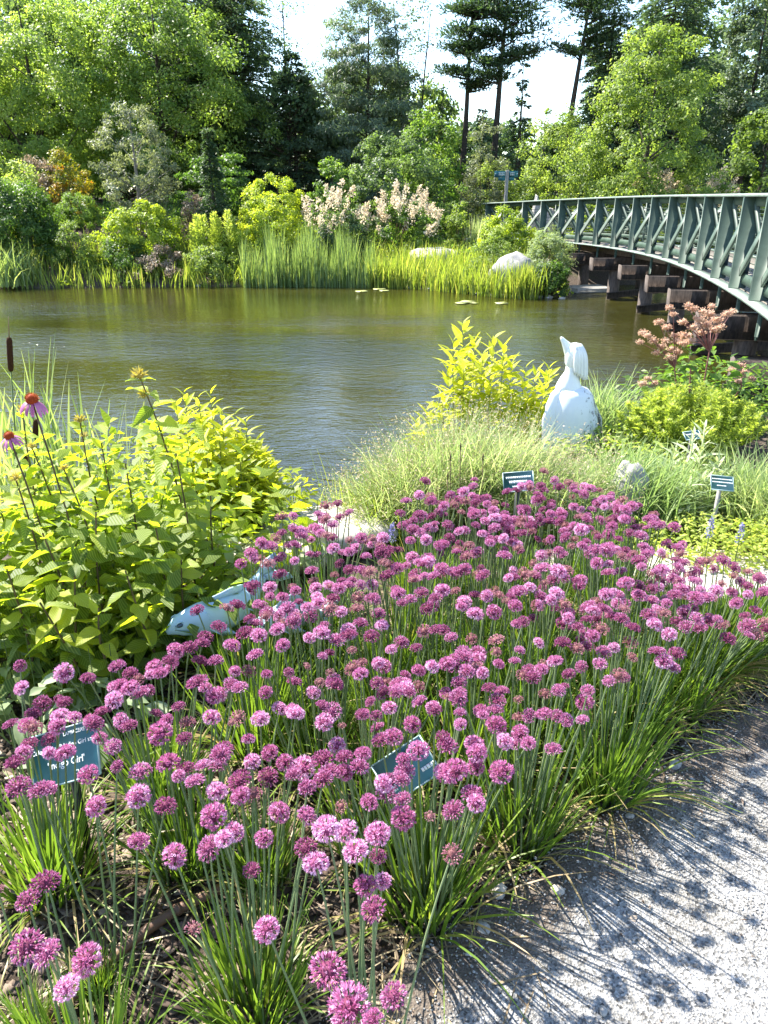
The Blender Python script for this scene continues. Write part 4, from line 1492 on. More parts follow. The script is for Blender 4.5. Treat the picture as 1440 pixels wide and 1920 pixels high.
BASES_PX = [  # clump positions read off the photograph's foliage bases
    (95, 1655), (350, 1615), (475, 1905), (800, 1695), (975, 1565), (1130, 1480), (1275, 1325), (1395, 1235), (600, 1455), (690, 1590), (180, 1850),
    (60, 1935), (690, 2010), (300, 1480), (870, 1445), (1000, 1400), (480, 1395), (730, 1370), (1140, 1330), (900, 1310), (1010, 1265), (1200, 1235), (610, 1270), (480, 1270), (760, 1240)]
BASES = [at(px, py, 0)[:2] for px, py in BASES_PX]
HEAD_PX = [(50, 1775, 72), (88, 1788, 60), (163, 1800, 62), (125, 1852, 52), (655, 1890, 92), (738, 1868, 60), (700, 1915, 48), (615, 1820, 76), (500, 1743, 56), (362, 1742, 36), (85, 1655, 58),
    (52, 1688, 46), (-4, 1670, 30), (260, 1577, 43), (327, 1605, 52), (310, 1512, 42), (400, 1530, 56), (392, 1590, 50), (440, 1560, 40), (420, 1572, 42), (495, 1572, 40), (472, 1632, 38), (523, 1523, 45),
    (575, 1530, 42), (612, 1555, 60), (573, 1590, 45), (592, 1618, 52), (450, 1465, 52), (180, 1512, 42), (165, 1452, 42), (122, 1412, 44), (92, 1412, 30), (35, 1475, 50), (74, 1482, 45), (28, 1432, 42),
    (55, 1395, 36), (20, 1358, 35), (107, 1362, 36), (140, 1345, 30), (178, 1358, 40), (192, 1335, 40), (212, 1400, 34), (226, 1350, 36), (240, 1362, 38), (352, 1355, 40), (345, 1385, 32), (300, 1375, 50),
    (220, 1437, 30), (335, 1455, 30), (365, 1465, 40), (380, 1435, 35), (40, 1290, 35), (120, 1262, 45), (165, 1272, 35), (220, 1250, 40), (245, 1290, 42), (262, 1300, 45), (370, 1280, 50), (400, 1305, 40),
    (335, 1325, 32), (435, 1355, 22), (498, 1298, 33), (542, 1261, 26), (575, 1250, 22), (600, 1280, 25), (603, 1186, 40), (653, 1191, 40), (676, 1169, 35), (660, 1219, 24), (605, 1231, 26), (500, 1264, 28),
    (619, 1261, 22), (440, 1259, 30), (438, 1285, 30), (478, 1229, 42), (530, 1210, 34), (435, 1210, 38), (461, 1188, 45), (678, 1243, 30), (676, 1264, 38), (709, 1243, 30), (707, 1281, 34), (718, 1299, 34),
    (742, 1300, 32), (768, 1299, 32), (785, 1287, 34), (695, 1316, 30), (730, 1327, 36), (678, 1340, 32), (705, 1342, 30), (605, 1325, 38), (608, 1354, 42), (641, 1361, 22), (810, 1250, 34), (860, 1280, 36),
    (872, 1233, 42), (846, 1195, 30), (839, 1306, 20), (815, 1332, 37), (863, 1337, 32), (863, 1358, 28), (773, 1358, 42), (737, 1382, 40), (839, 1400, 46), (784, 1407, 44), (890, 1396, 42), (605, 1424, 46),
    (646, 1420, 38), (681, 1413, 36), (646, 1448, 40), (674, 1438, 42), (756, 1424, 32), (759, 1448, 45), (834, 1450, 46), (719, 1469, 38), (640, 1512, 28), (692, 1504, 38), (885, 1490, 46), (893, 1506, 40),
    (756, 1533, 52), (806, 1531, 26), (709, 1563, 52), (667, 1596, 54), (709, 1606, 34), (848, 1601, 46), (685, 1660, 48), (718, 1652, 36), (700, 1705, 54), (905, 1340, 27), (917, 1290, 34), (992, 1342, 36),
    (972, 1345, 30), (1045, 1343, 35), (1092, 1350, 28), (1047, 1295, 33), (1102, 1295, 31), (972, 1312, 23), (1000, 1270, 36), (980, 1266, 32), (1160, 1267, 42), (1255, 1190, 38), (1245, 1240, 42),
    (1262, 1252, 36), (1232, 1222, 38), (947, 1390, 34), (975, 1375, 38), (1037, 1405, 35), (940, 1447, 50), (895, 1412, 42), (892, 1437, 38), (832, 1385, 36), (1125, 1245, 34), (1090, 1250, 30),
    (1038, 1240, 32), (965, 1240, 30), (930, 1222, 28), (905, 1262, 30), (780, 1215, 30), (745, 1290, 28), (550, 1165, 36), (500, 1150, 36), (520, 1180, 34), (370, 1145, 36), (425, 1140, 34), (445, 1135, 36),
    (355, 1215, 40), (330, 1220, 42), (385, 1195, 36), (410, 1175, 36), (320, 1240, 38), (300, 1262, 34), (375, 1240, 40), (405, 1240, 38)]
FIELD = [(445, 1055), (470, 1030), (520, 985), (560, 965), (620, 955), (740, 990), (765, 940), (800, 915), (880, 905), (940, 930), (980, 890), (1060, 905), (1140, 888), (1200, 915), (1265, 935), (1290, 985), (1350, 990), (1440, 1010), (1640, 1030), (1620, 1080), (1440, 1115), (1370, 1135), (1280, 1185), (1130, 1225), (900, 1215), (650, 1180), (470, 1150)]


def inside(poly, x, y):
    c = False
    j = len(poly) - 1
    for i in range(len(poly)):
        if (poly[i][1] > y) != (poly[j][1] > y) and x < (poly[j][0] - poly[i][0]) * (y - poly[i][1]) / (poly[j][1] - poly[i][1]) + poly[i][0]:
            c = not c
        j = i
    return c


def build_alliums():
    fw3 = [tuple(at(px, py, .42)[:2]) for px, py in FIELD]
    heads = []
    for px, py, sz in HEAD_PX:
        z = float(RNG.uniform(.39, .44)) if py < 1600 else float(RNG.uniform(.37, .42))
        p = at(px, py, z)
        zc = proj(p)[2]
        heads.append((p, min(max(sz * zc / FPX, .020), .078), True))
    tries = 0
    pts = np.array([h[0] for h in heads])
    extra = []
    while tries < 60000 and len(extra) < 600:
        tries += 1
        x, y = RNG.uniform(-.6, 1.6), RNG.uniform(1.4, 2.7)
        if not inside(fw3, x, y):
            continue
        q = np.array([x, y])
        dens = .5 + .5 * wob(x * 5, y * 5, 4)
        lim = .020 + .032 * (1 - dens)
        if np.min(np.hypot(*(pts[:, :2] - q).T)) < lim:
            continue
        p = np.array([x, y, float(RNG.uniform(.36, .46)) - .10 * float(sstep(.6, 1.0, x))])
        pts = np.vstack([pts, p])
        extra.append((p, float(RNG.uniform(.032, .054)), False))
    # looser flowers across the middle of the bed and its left end
    mid = [tuple(at(px, py, .40)[:2]) for px, py in [(20, 1270), (330, 1210), (640, 1190), (900, 1215), (1200, 1235), (1150, 1300), (1000, 1420), (900, 1500), (640, 1560), (420, 1560), (200, 1480), (20, 1480)]]
    tries, more = 0, []
    while tries < 20000 and len(more) < 115:
        tries += 1
        x, y = RNG.uniform(-.8, 1.2), RNG.uniform(.9, 2.0)
        if not inside(mid, x, y):
            continue
        q = np.array([x, y])
        dd = np.sort(np.hypot(*(pts[:, :2] - q).T))
        if dd[0] < .026 or dd[0] > .075:      # flowers stand in loose bunches
            continue
        p = np.array([x, y, float(RNG.uniform(.35, .43))])
        pts = np.vstack([pts, p])
        more.append((p, float(RNG.uniform(.030, .050)), True))
    heads += extra + more
    # every flower grows from the nearest clump
    bases = [np.array(b) for b in BASES]
    owner = []
    for p, s_, lst in heads:
        d = [np.hypot(*(b - p[:2])) for b in bases]
        k = int(np.argmin(d))
        lim = .21 if lst else .15
        if d[k] > lim:
            nb = p[:2] + RNG.normal(0, .025, 2) + (np.array([-.02, .03]) if lst else 0)
            gap = edge_y(nb[0]) - nb[1]
            lim2 = .06 + .07 * float(sstep(.5, 1.0, nb[0]))
            if gap > -lim2:
                nb = nb + np.array([-.5, .8]) * (gap + lim2 + .01)
            bases.append(nb)
            k = len(bases) - 1
        owner.append(k)
    LABELS = {
        0: 'allium clump with dense upright blades below the plant label at the left edge',
        1: 'allium clump in the left foreground, behind the brown irrigation pipe',
        2: 'allium clump at the bottom centre in front of the brown irrigation pipe',
        3: 'allium clump at the bed corner nearest the camera, leaning onto the gravel path',
        4: 'second allium clump along the path edge, counted from the camera',
        5: 'third allium clump along the path edge, with long splayed blades',
        6: 'fourth allium clump along the path edge, counted from the camera',
        7: 'farthest allium clump on the path edge, at the right side of the picture',
        8: 'big round allium clump with a dark base in the middle of the bed',
        9: 'thin allium clump in front of the hidden teal label',
        10: 'single lilac allium flowers at the lower left beside the pipe end',
        11: 'allium clump at the bottom left corner, cut by the frame',
        12: 'allium clump at the bottom edge carrying the largest lilac flower head',
        13: 'allium clump behind the teal plant label with tall leaning stems',
    }
    counts = np.bincount(owner, minlength=len(bases))
    MARKS = [('the pale blue fish', 390, 1160), ('the grey-blue fish', 530, 1165), ('the stone slab', 610, 985), ('the half-hidden label', 762, 1440), ('the big dark-based clump', 600, 1440),
             ('the teal label before the fine grass', 972, 930), ('the pale rock behind the bed', 1175, 930), ('the lilac-blue spikes', 1350, 1010), ('the label with three lines', 1354, 960),
             ('the pale stone paving', 1300, 1060), ('the fourth path-edge clump', 1275, 1280), ('the third path-edge clump', 1130, 1420), ('the second path-edge clump', 975, 1500), ('the plant label at the left edge', 122, 1416)]
    NUM = 'no one two three four five six seven eight nine ten eleven twelve thirteen fourteen fifteen sixteen seventeen eighteen nineteen twenty'.split()
    used = set()

    def clump_label(b_, cnt):
        px, py, _z = proj((b_[0], b_[1], .38))
        order = sorted(MARKS, key=lambda m: np.hypot(m[1] - px, m[2] - py))
        size = 'small' if cnt < 4 else ('bushy' if cnt > 9 else 'loose')
        head = NUM[cnt] + ' heads' if 1 < cnt <= 20 else ('a single head' if cnt == 1 else 'many heads')
        for mk in order:
            dx, dy = px - mk[1], py - mk[2]
            rel = ('right of ' if dx > 0 else 'left of ') if abs(dx) > abs(dy) * .8 else ('in front of ' if dy > 0 else 'behind ')
            near = 'close ' if np.hypot(dx, dy) < 70 else ''
            l_ = (size + ' allium clump, ' + head + ', ' + near + rel + mk[0])
            if l_ not in used:
                used.add(l_)
                return l_
        return 'allium clump in the thick of the bed'

    for k, b in enumerate(bases):
        if counts[k] == 0 and k >= len(BASES):
            continue
        lab = LABELS.get(k) or clump_label(b, int(counts[k]))
        o = thing('allium_clump', lab, 'flower clump', (b[0], b[1], 0.0), 0, 'allium clumps filling the flower bed')
        sc = float(RNG.uniform(.85, 1.1)) if k < len(BASES) else float(RNG.uniform(.65, .9))
        if k in (10, 11, 12):
            sc = .35
        put('blades', BLADES[k % len(BLADES)], o, rot=(0, 0, RNG.uniform(0, 6.28)), scale=(sc, sc, sc * RNG.uniform(.9, 1.08)), kind='stuff')
        for (p, s_, lst), ow in zip(heads, owner):
            if ow != k:
                continue
            tip = p - np.array([b[0], b[1], 0])
            foot = np.array([np.clip(tip[0] * .35, -.06, .06) + RNG.normal(0, .015), np.clip(tip[1] * .35, -.06, .06) + RNG.normal(0, .015), -.01])
            mid = foot * .45 + tip * .55 + np.array([RNG.normal(0, .008), RNG.normal(0, .008), .035])
            u = np.linspace(0, 1, 6)[:, None]
            curve = foot * (1 - u) ** 2 + mid * 2 * u * (1 - u) + tip * u ** 2
            g = Geo()
            g.tube(curve, np.linspace(.0026, .0016, 6), 5, tint=RNG.uniform(.1, .9), cap=False)
            st = g.build('stem', F_STEM, o, smooth=True)
            kind = 'bud' if s_ < .028 else RNG.choice(['full', 'tight', 'faded'], p=[.34, .46, .20] if p[1] > 1.3 else [.58, .36, .06])
            if s_ > .06:
                kind = 'full'
            HS = .93 if (lst and p[1] < 1.15) else .83
            me = HEADS[kind][RNG.integers(len(HEADS[kind]))]
            put('flower_head', me, st, loc=tip, rot=(RNG.normal(0, .3), RNG.normal(0, .3), RNG.uniform(0, 6.28)), scale=(s_ * HS *  RNG.uniform(.92, 1.08), s_ * HS * RNG.uniform(.92, 1.08), s_ * HS * RNG.uniform(.85, 1.1)))
    return len(heads), len(bases)


print('alliums', build_alliums())


# ------------------------------------------------------------------ mulch, pipe, litter
def mulch():
    n = 17000
    x = RNG.uniform(-1.1, 1.3, n)
    y = RNG.uniform(.55, 2.3, n)
    sd_ = y - edge_y(x)
    keep = (sd_ > -.12) & (RNG.random(n) < np.clip((sd_ + .12) / .18, 0, 1) ** 1.5)
    x, y = x[keep], y[keep]
    n = len(x)
    a = RNG.uniform(0, 6.28, n)
    A = np.stack([np.cos(a), np.sin(a), RNG.normal(0, .25, n)], 1)
    N = unit(np.stack([RNG.normal(0, .35, n), RNG.normal(0, .35, n), np.ones(n)], 1))
    L = RNG.gamma(3, .0062, n) + .005
    P = np.stack([x, y, ground_z(x, y) + RNG.uniform(.002, .012, n)], 1)
    g = Geo()
    Sd = unit(np.cross(unit(A), N))
    W = L * RNG.uniform(.25, .6, n)
    Au = unit(A)
    th = .0015
    c = [P - Au * (L / 2)[:, None] - Sd * (W / 2)[:, None] * .8, P - Au * (L / 2)[:, None] + Sd * (W / 2)[:, None], P + Au * (L / 2)[:, None] + Sd * (W / 2)[:, None] * .7, P + Au * (L / 2)[:, None] - Sd * (W / 2)[:, None]]
    v = np.stack([q + N * th for q in c] + [q - N * th for q in c], 1)
    f = np.array([[0, 1, 2, 3], [0, 4, 5, 1], [1, 5, 6, 2], [2, 6, 7, 3], [3, 7, 4, 0]])
    q = (np.arange(n) * 8)[:, None, None] + f[None]
    g.add(v, quads=q.reshape(-1, 4), tint=np.repeat(np.clip(RNG.beta(1.6, 2.4, n), 0, 1), 5))
    g.build('bark_mulch', F_CHIP, kind='stuff')
    # dry stalks and dead blades lying about the bed and its edge
    n = 1000
    x = RNG.uniform(-1.0, 1.3, n)
    y = edge_y(x) + RNG.normal(.03, .06, n)
    x[:350] = RNG.uniform(-.9, .3, 350)
    y[:350] = RNG.uniform(.75, 1.7, 350)
    g = Geo()
    g.blades(np.stack([x, y, np.full(n, .010)], 1), RNG.uniform(0, 6.28, n), RNG.uniform(1.35, 1.55, n), RNG.uniform(1.45, 1.75, n), RNG.uniform(.03, .13, n), RNG.uniform(.0015, .004, n), RNG.random(n), 3, .8)
    g.build('dry_litter', F_STRAW, kind='stuff')


mulch()


def path_litter():
    n = 260
    x = RNG.uniform(-.1, 1.3, n)
    y = edge_y(x) - np.abs(RNG.normal(0, .22, n)) - .02
    g = Geo()
    a = RNG.uniform(0, 6.28, n)
    A = np.stack([np.cos(a), np.sin(a), RNG.normal(0, .2, n)], 1)
    N = unit(np.stack([RNG.normal(0, .4, n), RNG.normal(0, .4, n), np.ones(n)], 1))
    L = RNG.gamma(2.5, .004, n) + .003
    P = np.stack([x, y, .010 * wob(x * 2, y * 2, 3) + .014], 1)
    g.leaves(P, A, N, L, L * RNG.uniform(.12, .5, n), RNG.random(n), fold=.3)
    g.build('path_litter', F_CHIP, kind='stuff')


path_litter()


def pipe():
    pp = [at(px, py, .016) for px, py in [(95, 1905), (190, 1812), (245, 1768), (330, 1708), (430, 1655), (540, 1578), (600, 1545), (700, 1500)]]
    t = np.linspace(0, len(pp) - 1, 40)
    pts = np.stack([np.interp(t, np.arange(len(pp)), np.array(pp)[:, k]) for k in range(3)], 1)
    pts[:, 0] += .004 * np.sin(t * 1.9)
    o = thing('irrigation_pipe', 'brown plastic irrigation pipe lying across the bark mulch', 'pipe', tuple(pts[20]))
    g = Geo()
    g.tube(pts - pts[20], .0105, 10)
    g.build('hose', M_PIPE, o, smooth=True)
    for k in (6, 17, 30):
        d = unit(pts[k + 1] - pts[k - 1])
        g = Geo()
        g.tube([pts[k] - pts[20] - d * .006, pts[k] - pts[20] + d * .006], .0122, 10)
        g.build('emitter', M_PIPE, o)


pipe()
for k, (px, py, ln, a, lab) in enumerate([(450, 1835, .14, -.25, 'thin pale twig lying in front of the irrigation pipe'), (330, 1870, .12, -.7, 'pale dry stalk lying under the lower left alliums'), (560, 1525, .07, .1, 'pale wood chip lying beside the pipe under the alliums'),
                                          (925, 1690, .06, -.5, 'short twig on the soil at the path edge'), (1290, 1385, .09, -.4, 'dry stalk on the path edge under the fourth clump'), (1020, 1545, .11, .05, 'long straw lying off the second path-edge clump')]):
    p = at(px, py, .012)
    o = thing('twig', lab, 'twig', tuple(p), a)
    g = Geo()
    u = np.linspace(-.5, .5, 5)
    g.tube(np.stack([u * ln, .012 * np.sin(u * 5 + k), np.zeros(5)], 1), [.0025, .003, .0028, .002, .001], 5)
    g.build('stick', M_TWIG, o)
EDGE_STONES = [(1008, 1573, .014, 'white pebble below the second path-edge clump'), (935, 1675, .022, 'grey stone on the soil at the path edge, left of the white chip'), (1045, 1675, .016, 'white stone chip on the gravel edge'),
               (1265, 1440, .020, 'flat grey stone near the third clump on the path edge'), (905, 1745, .018, 'dull stone in the shade of the nearest path-edge clump'), (1180, 1535, .012, 'small pale pebble between the second and third clumps'),
               (1130, 1900, .010, 'dark fleck of stone on the bright gravel at the bottom')]
for k, (px, py, s_, lab) in enumerate(EDGE_STONES):
    p = at(px, py, 0)
    o = put('stone', rock_mesh('stone', s_, s_ * .75, s_ * .6, 60 + k, M_SLAB if 'white' in lab or 'pale' in lab else M_ROCK, n=10), loc=(p[0], p[1], s_ * .25 + .004), rot=(0, 0, k * 1.3))
    tag(o, lab, 'stone')


# ------------------------------------------------------------------ plant labels
def text_mesh(txt, size, mat, name='lettering'):
    cu = bpy.data.curves.new(name, 'FONT')
    cu.body = txt
    cu.size = size
    cu.extrude = .0003
    cu.resolution_u = 3
    cu.align_x = 'CENTER'
    cu.align_y = 'CENTER'
    cu.materials.append(mat)
    ob = bpy.data.objects.new(name, cu)
    COL.objects.link(ob)
    dg = bpy.context.evaluated_depsgraph_get()
    me = bpy.data.meshes.new_from_object(ob.evaluated_get(dg))
    bpy.data.objects.remove(ob)
    me.name = name
    return me


def plate_frame(p0, ex, tilt_axis_n):
    ex = unit(ex)
    n = unit(tilt_axis_n - ex * np.dot(ex, tilt_axis_n))
    ey = np.cross(n, ex)
    return np.stack([ex, ey, n], 1)


def plant_label(label, centre, ex, n, wid, hgt, lines, stake_to=0.0, stake=M_BLACK, illegible=None):
    """engraved plate on a flat stake; lines = (text, x, y, size) in plate fractions"""
    R = plate_frame(centre, np.array(ex, float), np.array(n, float))
    o = thing('plant_label', label, 'sign', (centre[0], centre[1], stake_to))
    c0 = np.array([0, 0, centre[2] - stake_to])
    g = Geo()
    g.box(c0, (wid, hgt, .003), R, bev=.0006)
    pl = g.build('plate', M_TEAL, o)
    g = Geo()
    for (a, b, sx, sy) in ((0, hgt / 2, wid, .002), (0, -hgt / 2, wid, .002), (wid / 2, 0, .002, hgt), (-wid / 2, 0, .002, hgt)):
        g.box(c0 + R @ np.array([a, b, 0]), (sx + .001, sy + .001, .0036), R)
    g.build('rim', M_TEALEDGE, pl)
    M = Matrix(R.tolist())
    for (txt, fx, fy, sz) in lines:
        ob = put('lettering', text_mesh(txt, sz, M_WHITE), pl)
        ob.rotation_euler = M.to_euler()
        ob.location = c0 + R @ np.array([fx * wid, fy * hgt, .0022])
    if illegible:
        r = np.random.default_rng(5)
        for (fx0, fx1, fy, hh) in illegible:
            g = Geo()
            x_ = fx0
            while x_ < fx1:
                w_ = r.uniform(.02, .06)
                g.box(c0 + R @ np.array([(x_ + w_ / 2) * wid, fy * hgt, .0022]), (w_ * wid, hh * hgt, .0006), R)
                x_ += w_ + r.uniform(.008, .02)
            g.build('lettering', M_WHITE, pl, kind='stuff')
    g = Geo()
    zt = c0 - R[:, 2] * .008
    g.tube([(zt[0], zt[1] + .004, -.12), (zt[0], zt[1] + .004, zt[2] - hgt * .1)], [.010, .010], 4)
    g.build('stake', stake, o)
    return o


c = at(122, 1416, .30)
plant_label('teal plant label with white lettering among the alliums at the left edge', c, (1, -.12, .42), (-.15, -.72, .62), .165, .108,
            [('LAMIACEAE', .17, .38, .0105), ('Color Spires\u00ae Indigo Girl salvia', .02, .17, .0132), ("'Indigo Girl'", .02, -.14, .0200), ('CULTIVAR', .30, -.36, .0115)])
c = at(762, 1442, .26)
plant_label('teal plant label turned askew and half hidden by flowers in mid bed', c, (.86, .32, .42), (-.25, -.75, .55), .118, .085, [], illegible=[(-.44, -.3, -.22, .16), (.0, .3, .3, .07), (.22, .46, -.22, .1)])
c = at(972, 903, .34)
plant_label('teal plant label in front of the fine grass mound', c, (1, -.1, .12), (-.3, -.8, .45), .115, .075, [], illegible=[(-.4, .4, .22, .1), (-.3, .3, -.02, .14), (-.2, .2, -.26, .08)])
c = at(1354, 906, .25)
plant_label('teal plant label with three white lines right of the woolly-leaved stalks', c, (1, .05, -.12), (.15, -.8, .6), .098, .062, [], illegible=[(-.44, .44, .26, .07), (-.44, .44, .04, .08), (-.25, .15, -.2, .07)], stake=M_GREYPOST)
c = at(1338, 838, .28)
plant_label('small teal plant label mostly hidden in the fluffy green shrub', np.array([c[0], c[1] + .25, .26]), (1, .1, .1), (.1, -.55, .8), .08, .05, [], illegible=[(-.35, .35, .1, .12)])


# ------------------------------------------------------------------ fish sculptures
def fish(label, spine, wids, hts, mat, up=(0, 0, 1), eye_at=None, tail_dir=None, dorsal=True):
    spine = np.array(spine, float)
    k = len(spine)
    u = np.linspace(0, k - 1, 26)
    sp = np.stack([np.interp(u, np.arange(k), spine[:, i]) for i in range(3)], 1)
    for _ in range(3):
        sp[1:-1] = (sp[:-2] + 2 * sp[1:-1] + sp[2:]) / 4
    wd = np.interp(u, np.arange(k), wids)
    ht = np.interp(u, np.arange(k), hts)
    d = unit(np.gradient(sp, axis=0))
    base = sp[len(sp) // 2]
    up = np.array(up, float)
    sd = unit(np.cross(d, up))
    uu = np.cross(sd, d)
    th = np.linspace(0, 2 * np.pi, 20, endpoint=False)
    rings = sp[:, None] + sd[:, None] * (np.cos(th)[None, :, None] * wd[:, None, None]) + uu[:, None] * (np.sin(th)[None, :, None] * ht[:, None, None])
    o = thing('fish_sculpture', label, 'sculpture', tuple(base))
    g = Geo()
    g.loft(rings - base)
    g.build('body', mat, o, smooth=True, fixn=True)
    # eyes with raised lids, mouth line, gill cover
    i = 4
    for s in (-1, 1):
        c = sp[i] + sd[i] * wd[i] * .86 * s + uu[i] * ht[i] * .38 - base
        g = Geo()
        ph = np.linspace(-1.4, 1.4, 6)
        r = .0085
        g.loft([[c + r * math.cos(p) * (d[i] * math.cos(q) * 1.25 + uu[i] * math.sin(q) * .85) + sd[i] * s * r * .75 * math.sin(p) for q in np.linspace(0, 6.28, 10, endpoint=False)] for p in ph])
        g.build('eye', M_EYE, o, smooth=True, fixn=True)
        g = Geo()
        q = np.linspace(-.3, 3.4, 9)
        g.tube(c + np.cos(q)[:, None] * d[i] * .014 + np.sin(q)[:, None] * uu[i] * .0105 + sd[i] * s * .001, .0025, 5)
        g.build('eyelid', mat, o, smooth=True)
        j = 8
        q = np.linspace(-1.1, 1.1, 9)
        pts = sp[j] + d[j] * (np.cos(q) * .022)[:, None] + uu[j] * (np.sin(q) * ht[j] * .75)[:, None] + sd[j] * s * (wd[j] * np.sqrt(np.clip(1 - (np.sin(q) * .75) ** 2, 0, 1)) - .001)[:, None] - base
        g = Geo()
        g.tube(pts, .0030, 5)
        g.build('gill_cover', mat, o, smooth=True)
        pf = [sp[j + 1] + sd[j] * s * wd[j] * .95 - uu[j] * ht[j] * .25 - base]
        g = Geo()
        c0 = pf[0]
        tip = c0 + d[j] * .075 + sd[j] * s * .025 - uu[j] * .03
        m1 = (c0 + tip) / 2 + uu[j] * .022
        m2 = (c0 + tip) / 2 - uu[j] * .020
        th_ = sd[j] * .003
        g.loft([[c0 + th_, c0 + uu[j] * .008, c0 - th_, c0 - uu[j] * .008], [m1 + th_, (m1 + m2) / 2 + th_ * 1.6, m2 - th_, (m1 + m2) / 2 - th_ * 1.6], [tip + th_ * .4, tip + uu[j] * .004, tip - th_ * .4, tip - uu[j] * .004]])
        g.build('side_fin', mat, o, smooth=True, fixn=True)
    # dorsal fin
    if dorsal:
        rr = []
        for i in range(9, 18):
            f = math.sin((i - 8.3) / 10.4 * math.pi)
            a = sp[i] + uu[i] * ht[i] * .9 - base
            b = sp[i] + uu[i] * (ht[i] + .018 * f + .004) + d[i] * .012 - base
            rr.append([a + sd[i] * .004, b + sd[i] * .0016, b - sd[i] * .0016, a - sd[i] * .004])
        g = Geo()
        g.loft(rr)
        g.build('dorsal_fin', mat, o, smooth=False, fixn=True)
    # forked tail
    e = sp[-1]
    td = unit(np.array(tail_dir, float)) if tail_dir is not None else d[-1]
    tn = unit(np.cross(td, sd[-1]))
    g = Geo()
    for s in (-1, 1):
        root, tip = e - td * .012, e + td * .075 + tn * .060 * s
        inn = e + td * .038
        mid = e + td * .030 + tn * .042 * s
        t3 = sd[-1] * .006
        g.loft([[root + t3 + tn * .012 * s, root + t3, root - t3, root - t3 + tn * .012 * s], [mid + t3 * .7 + tn * .006 * s, inn + t3 * .6, inn - t3 * .6, mid - t3 * .7 + tn * .006 * s],
                [tip + t3 * .3, tip - tn * s * .022 + t3 * .3, tip - tn * s * .022 - t3 * .3, tip - t3 * .3]])
    v = [a - base for a in g.v]
    g.v = v
    g.build('tail_fin', mat, o, smooth=False, fixn=True)
    return o


fpx = [(312, 1186, 1.80, .19), (335, 1172, 1.82, .20), (375, 1160, 1.85, .20), (425, 1150, 1.90, .19), (462, 1128, 1.96, .21), (476, 1100, 2.0, .25), (492, 1078, 2.02, .28)]
fish('pale blue glazed fish sculpture leaping out of the alliums, tail raised', [atD(px, py, D) for px, py, D, _ in fpx], [.006, .026, .040, .042, .036, .024, .014], [.008, .034, .052, .054, .044, .030, .018], M_FISH, tail_dir=(.75, .05, .35))
fpx = [(484, 1180, 1.80), (500, 1170, 1.82), (530, 1158, 1.86), (565, 1150, 1.93), (600, 1155, 2.0)]
fish('grey-blue fish sculpture mostly hidden by flowers, right of the pale blue fish', [atD(px, py, D) for px, py, D in fpx], [.008, .026, .036, .030, .012], [.012, .036, .046, .040, .016], M_FISH2)


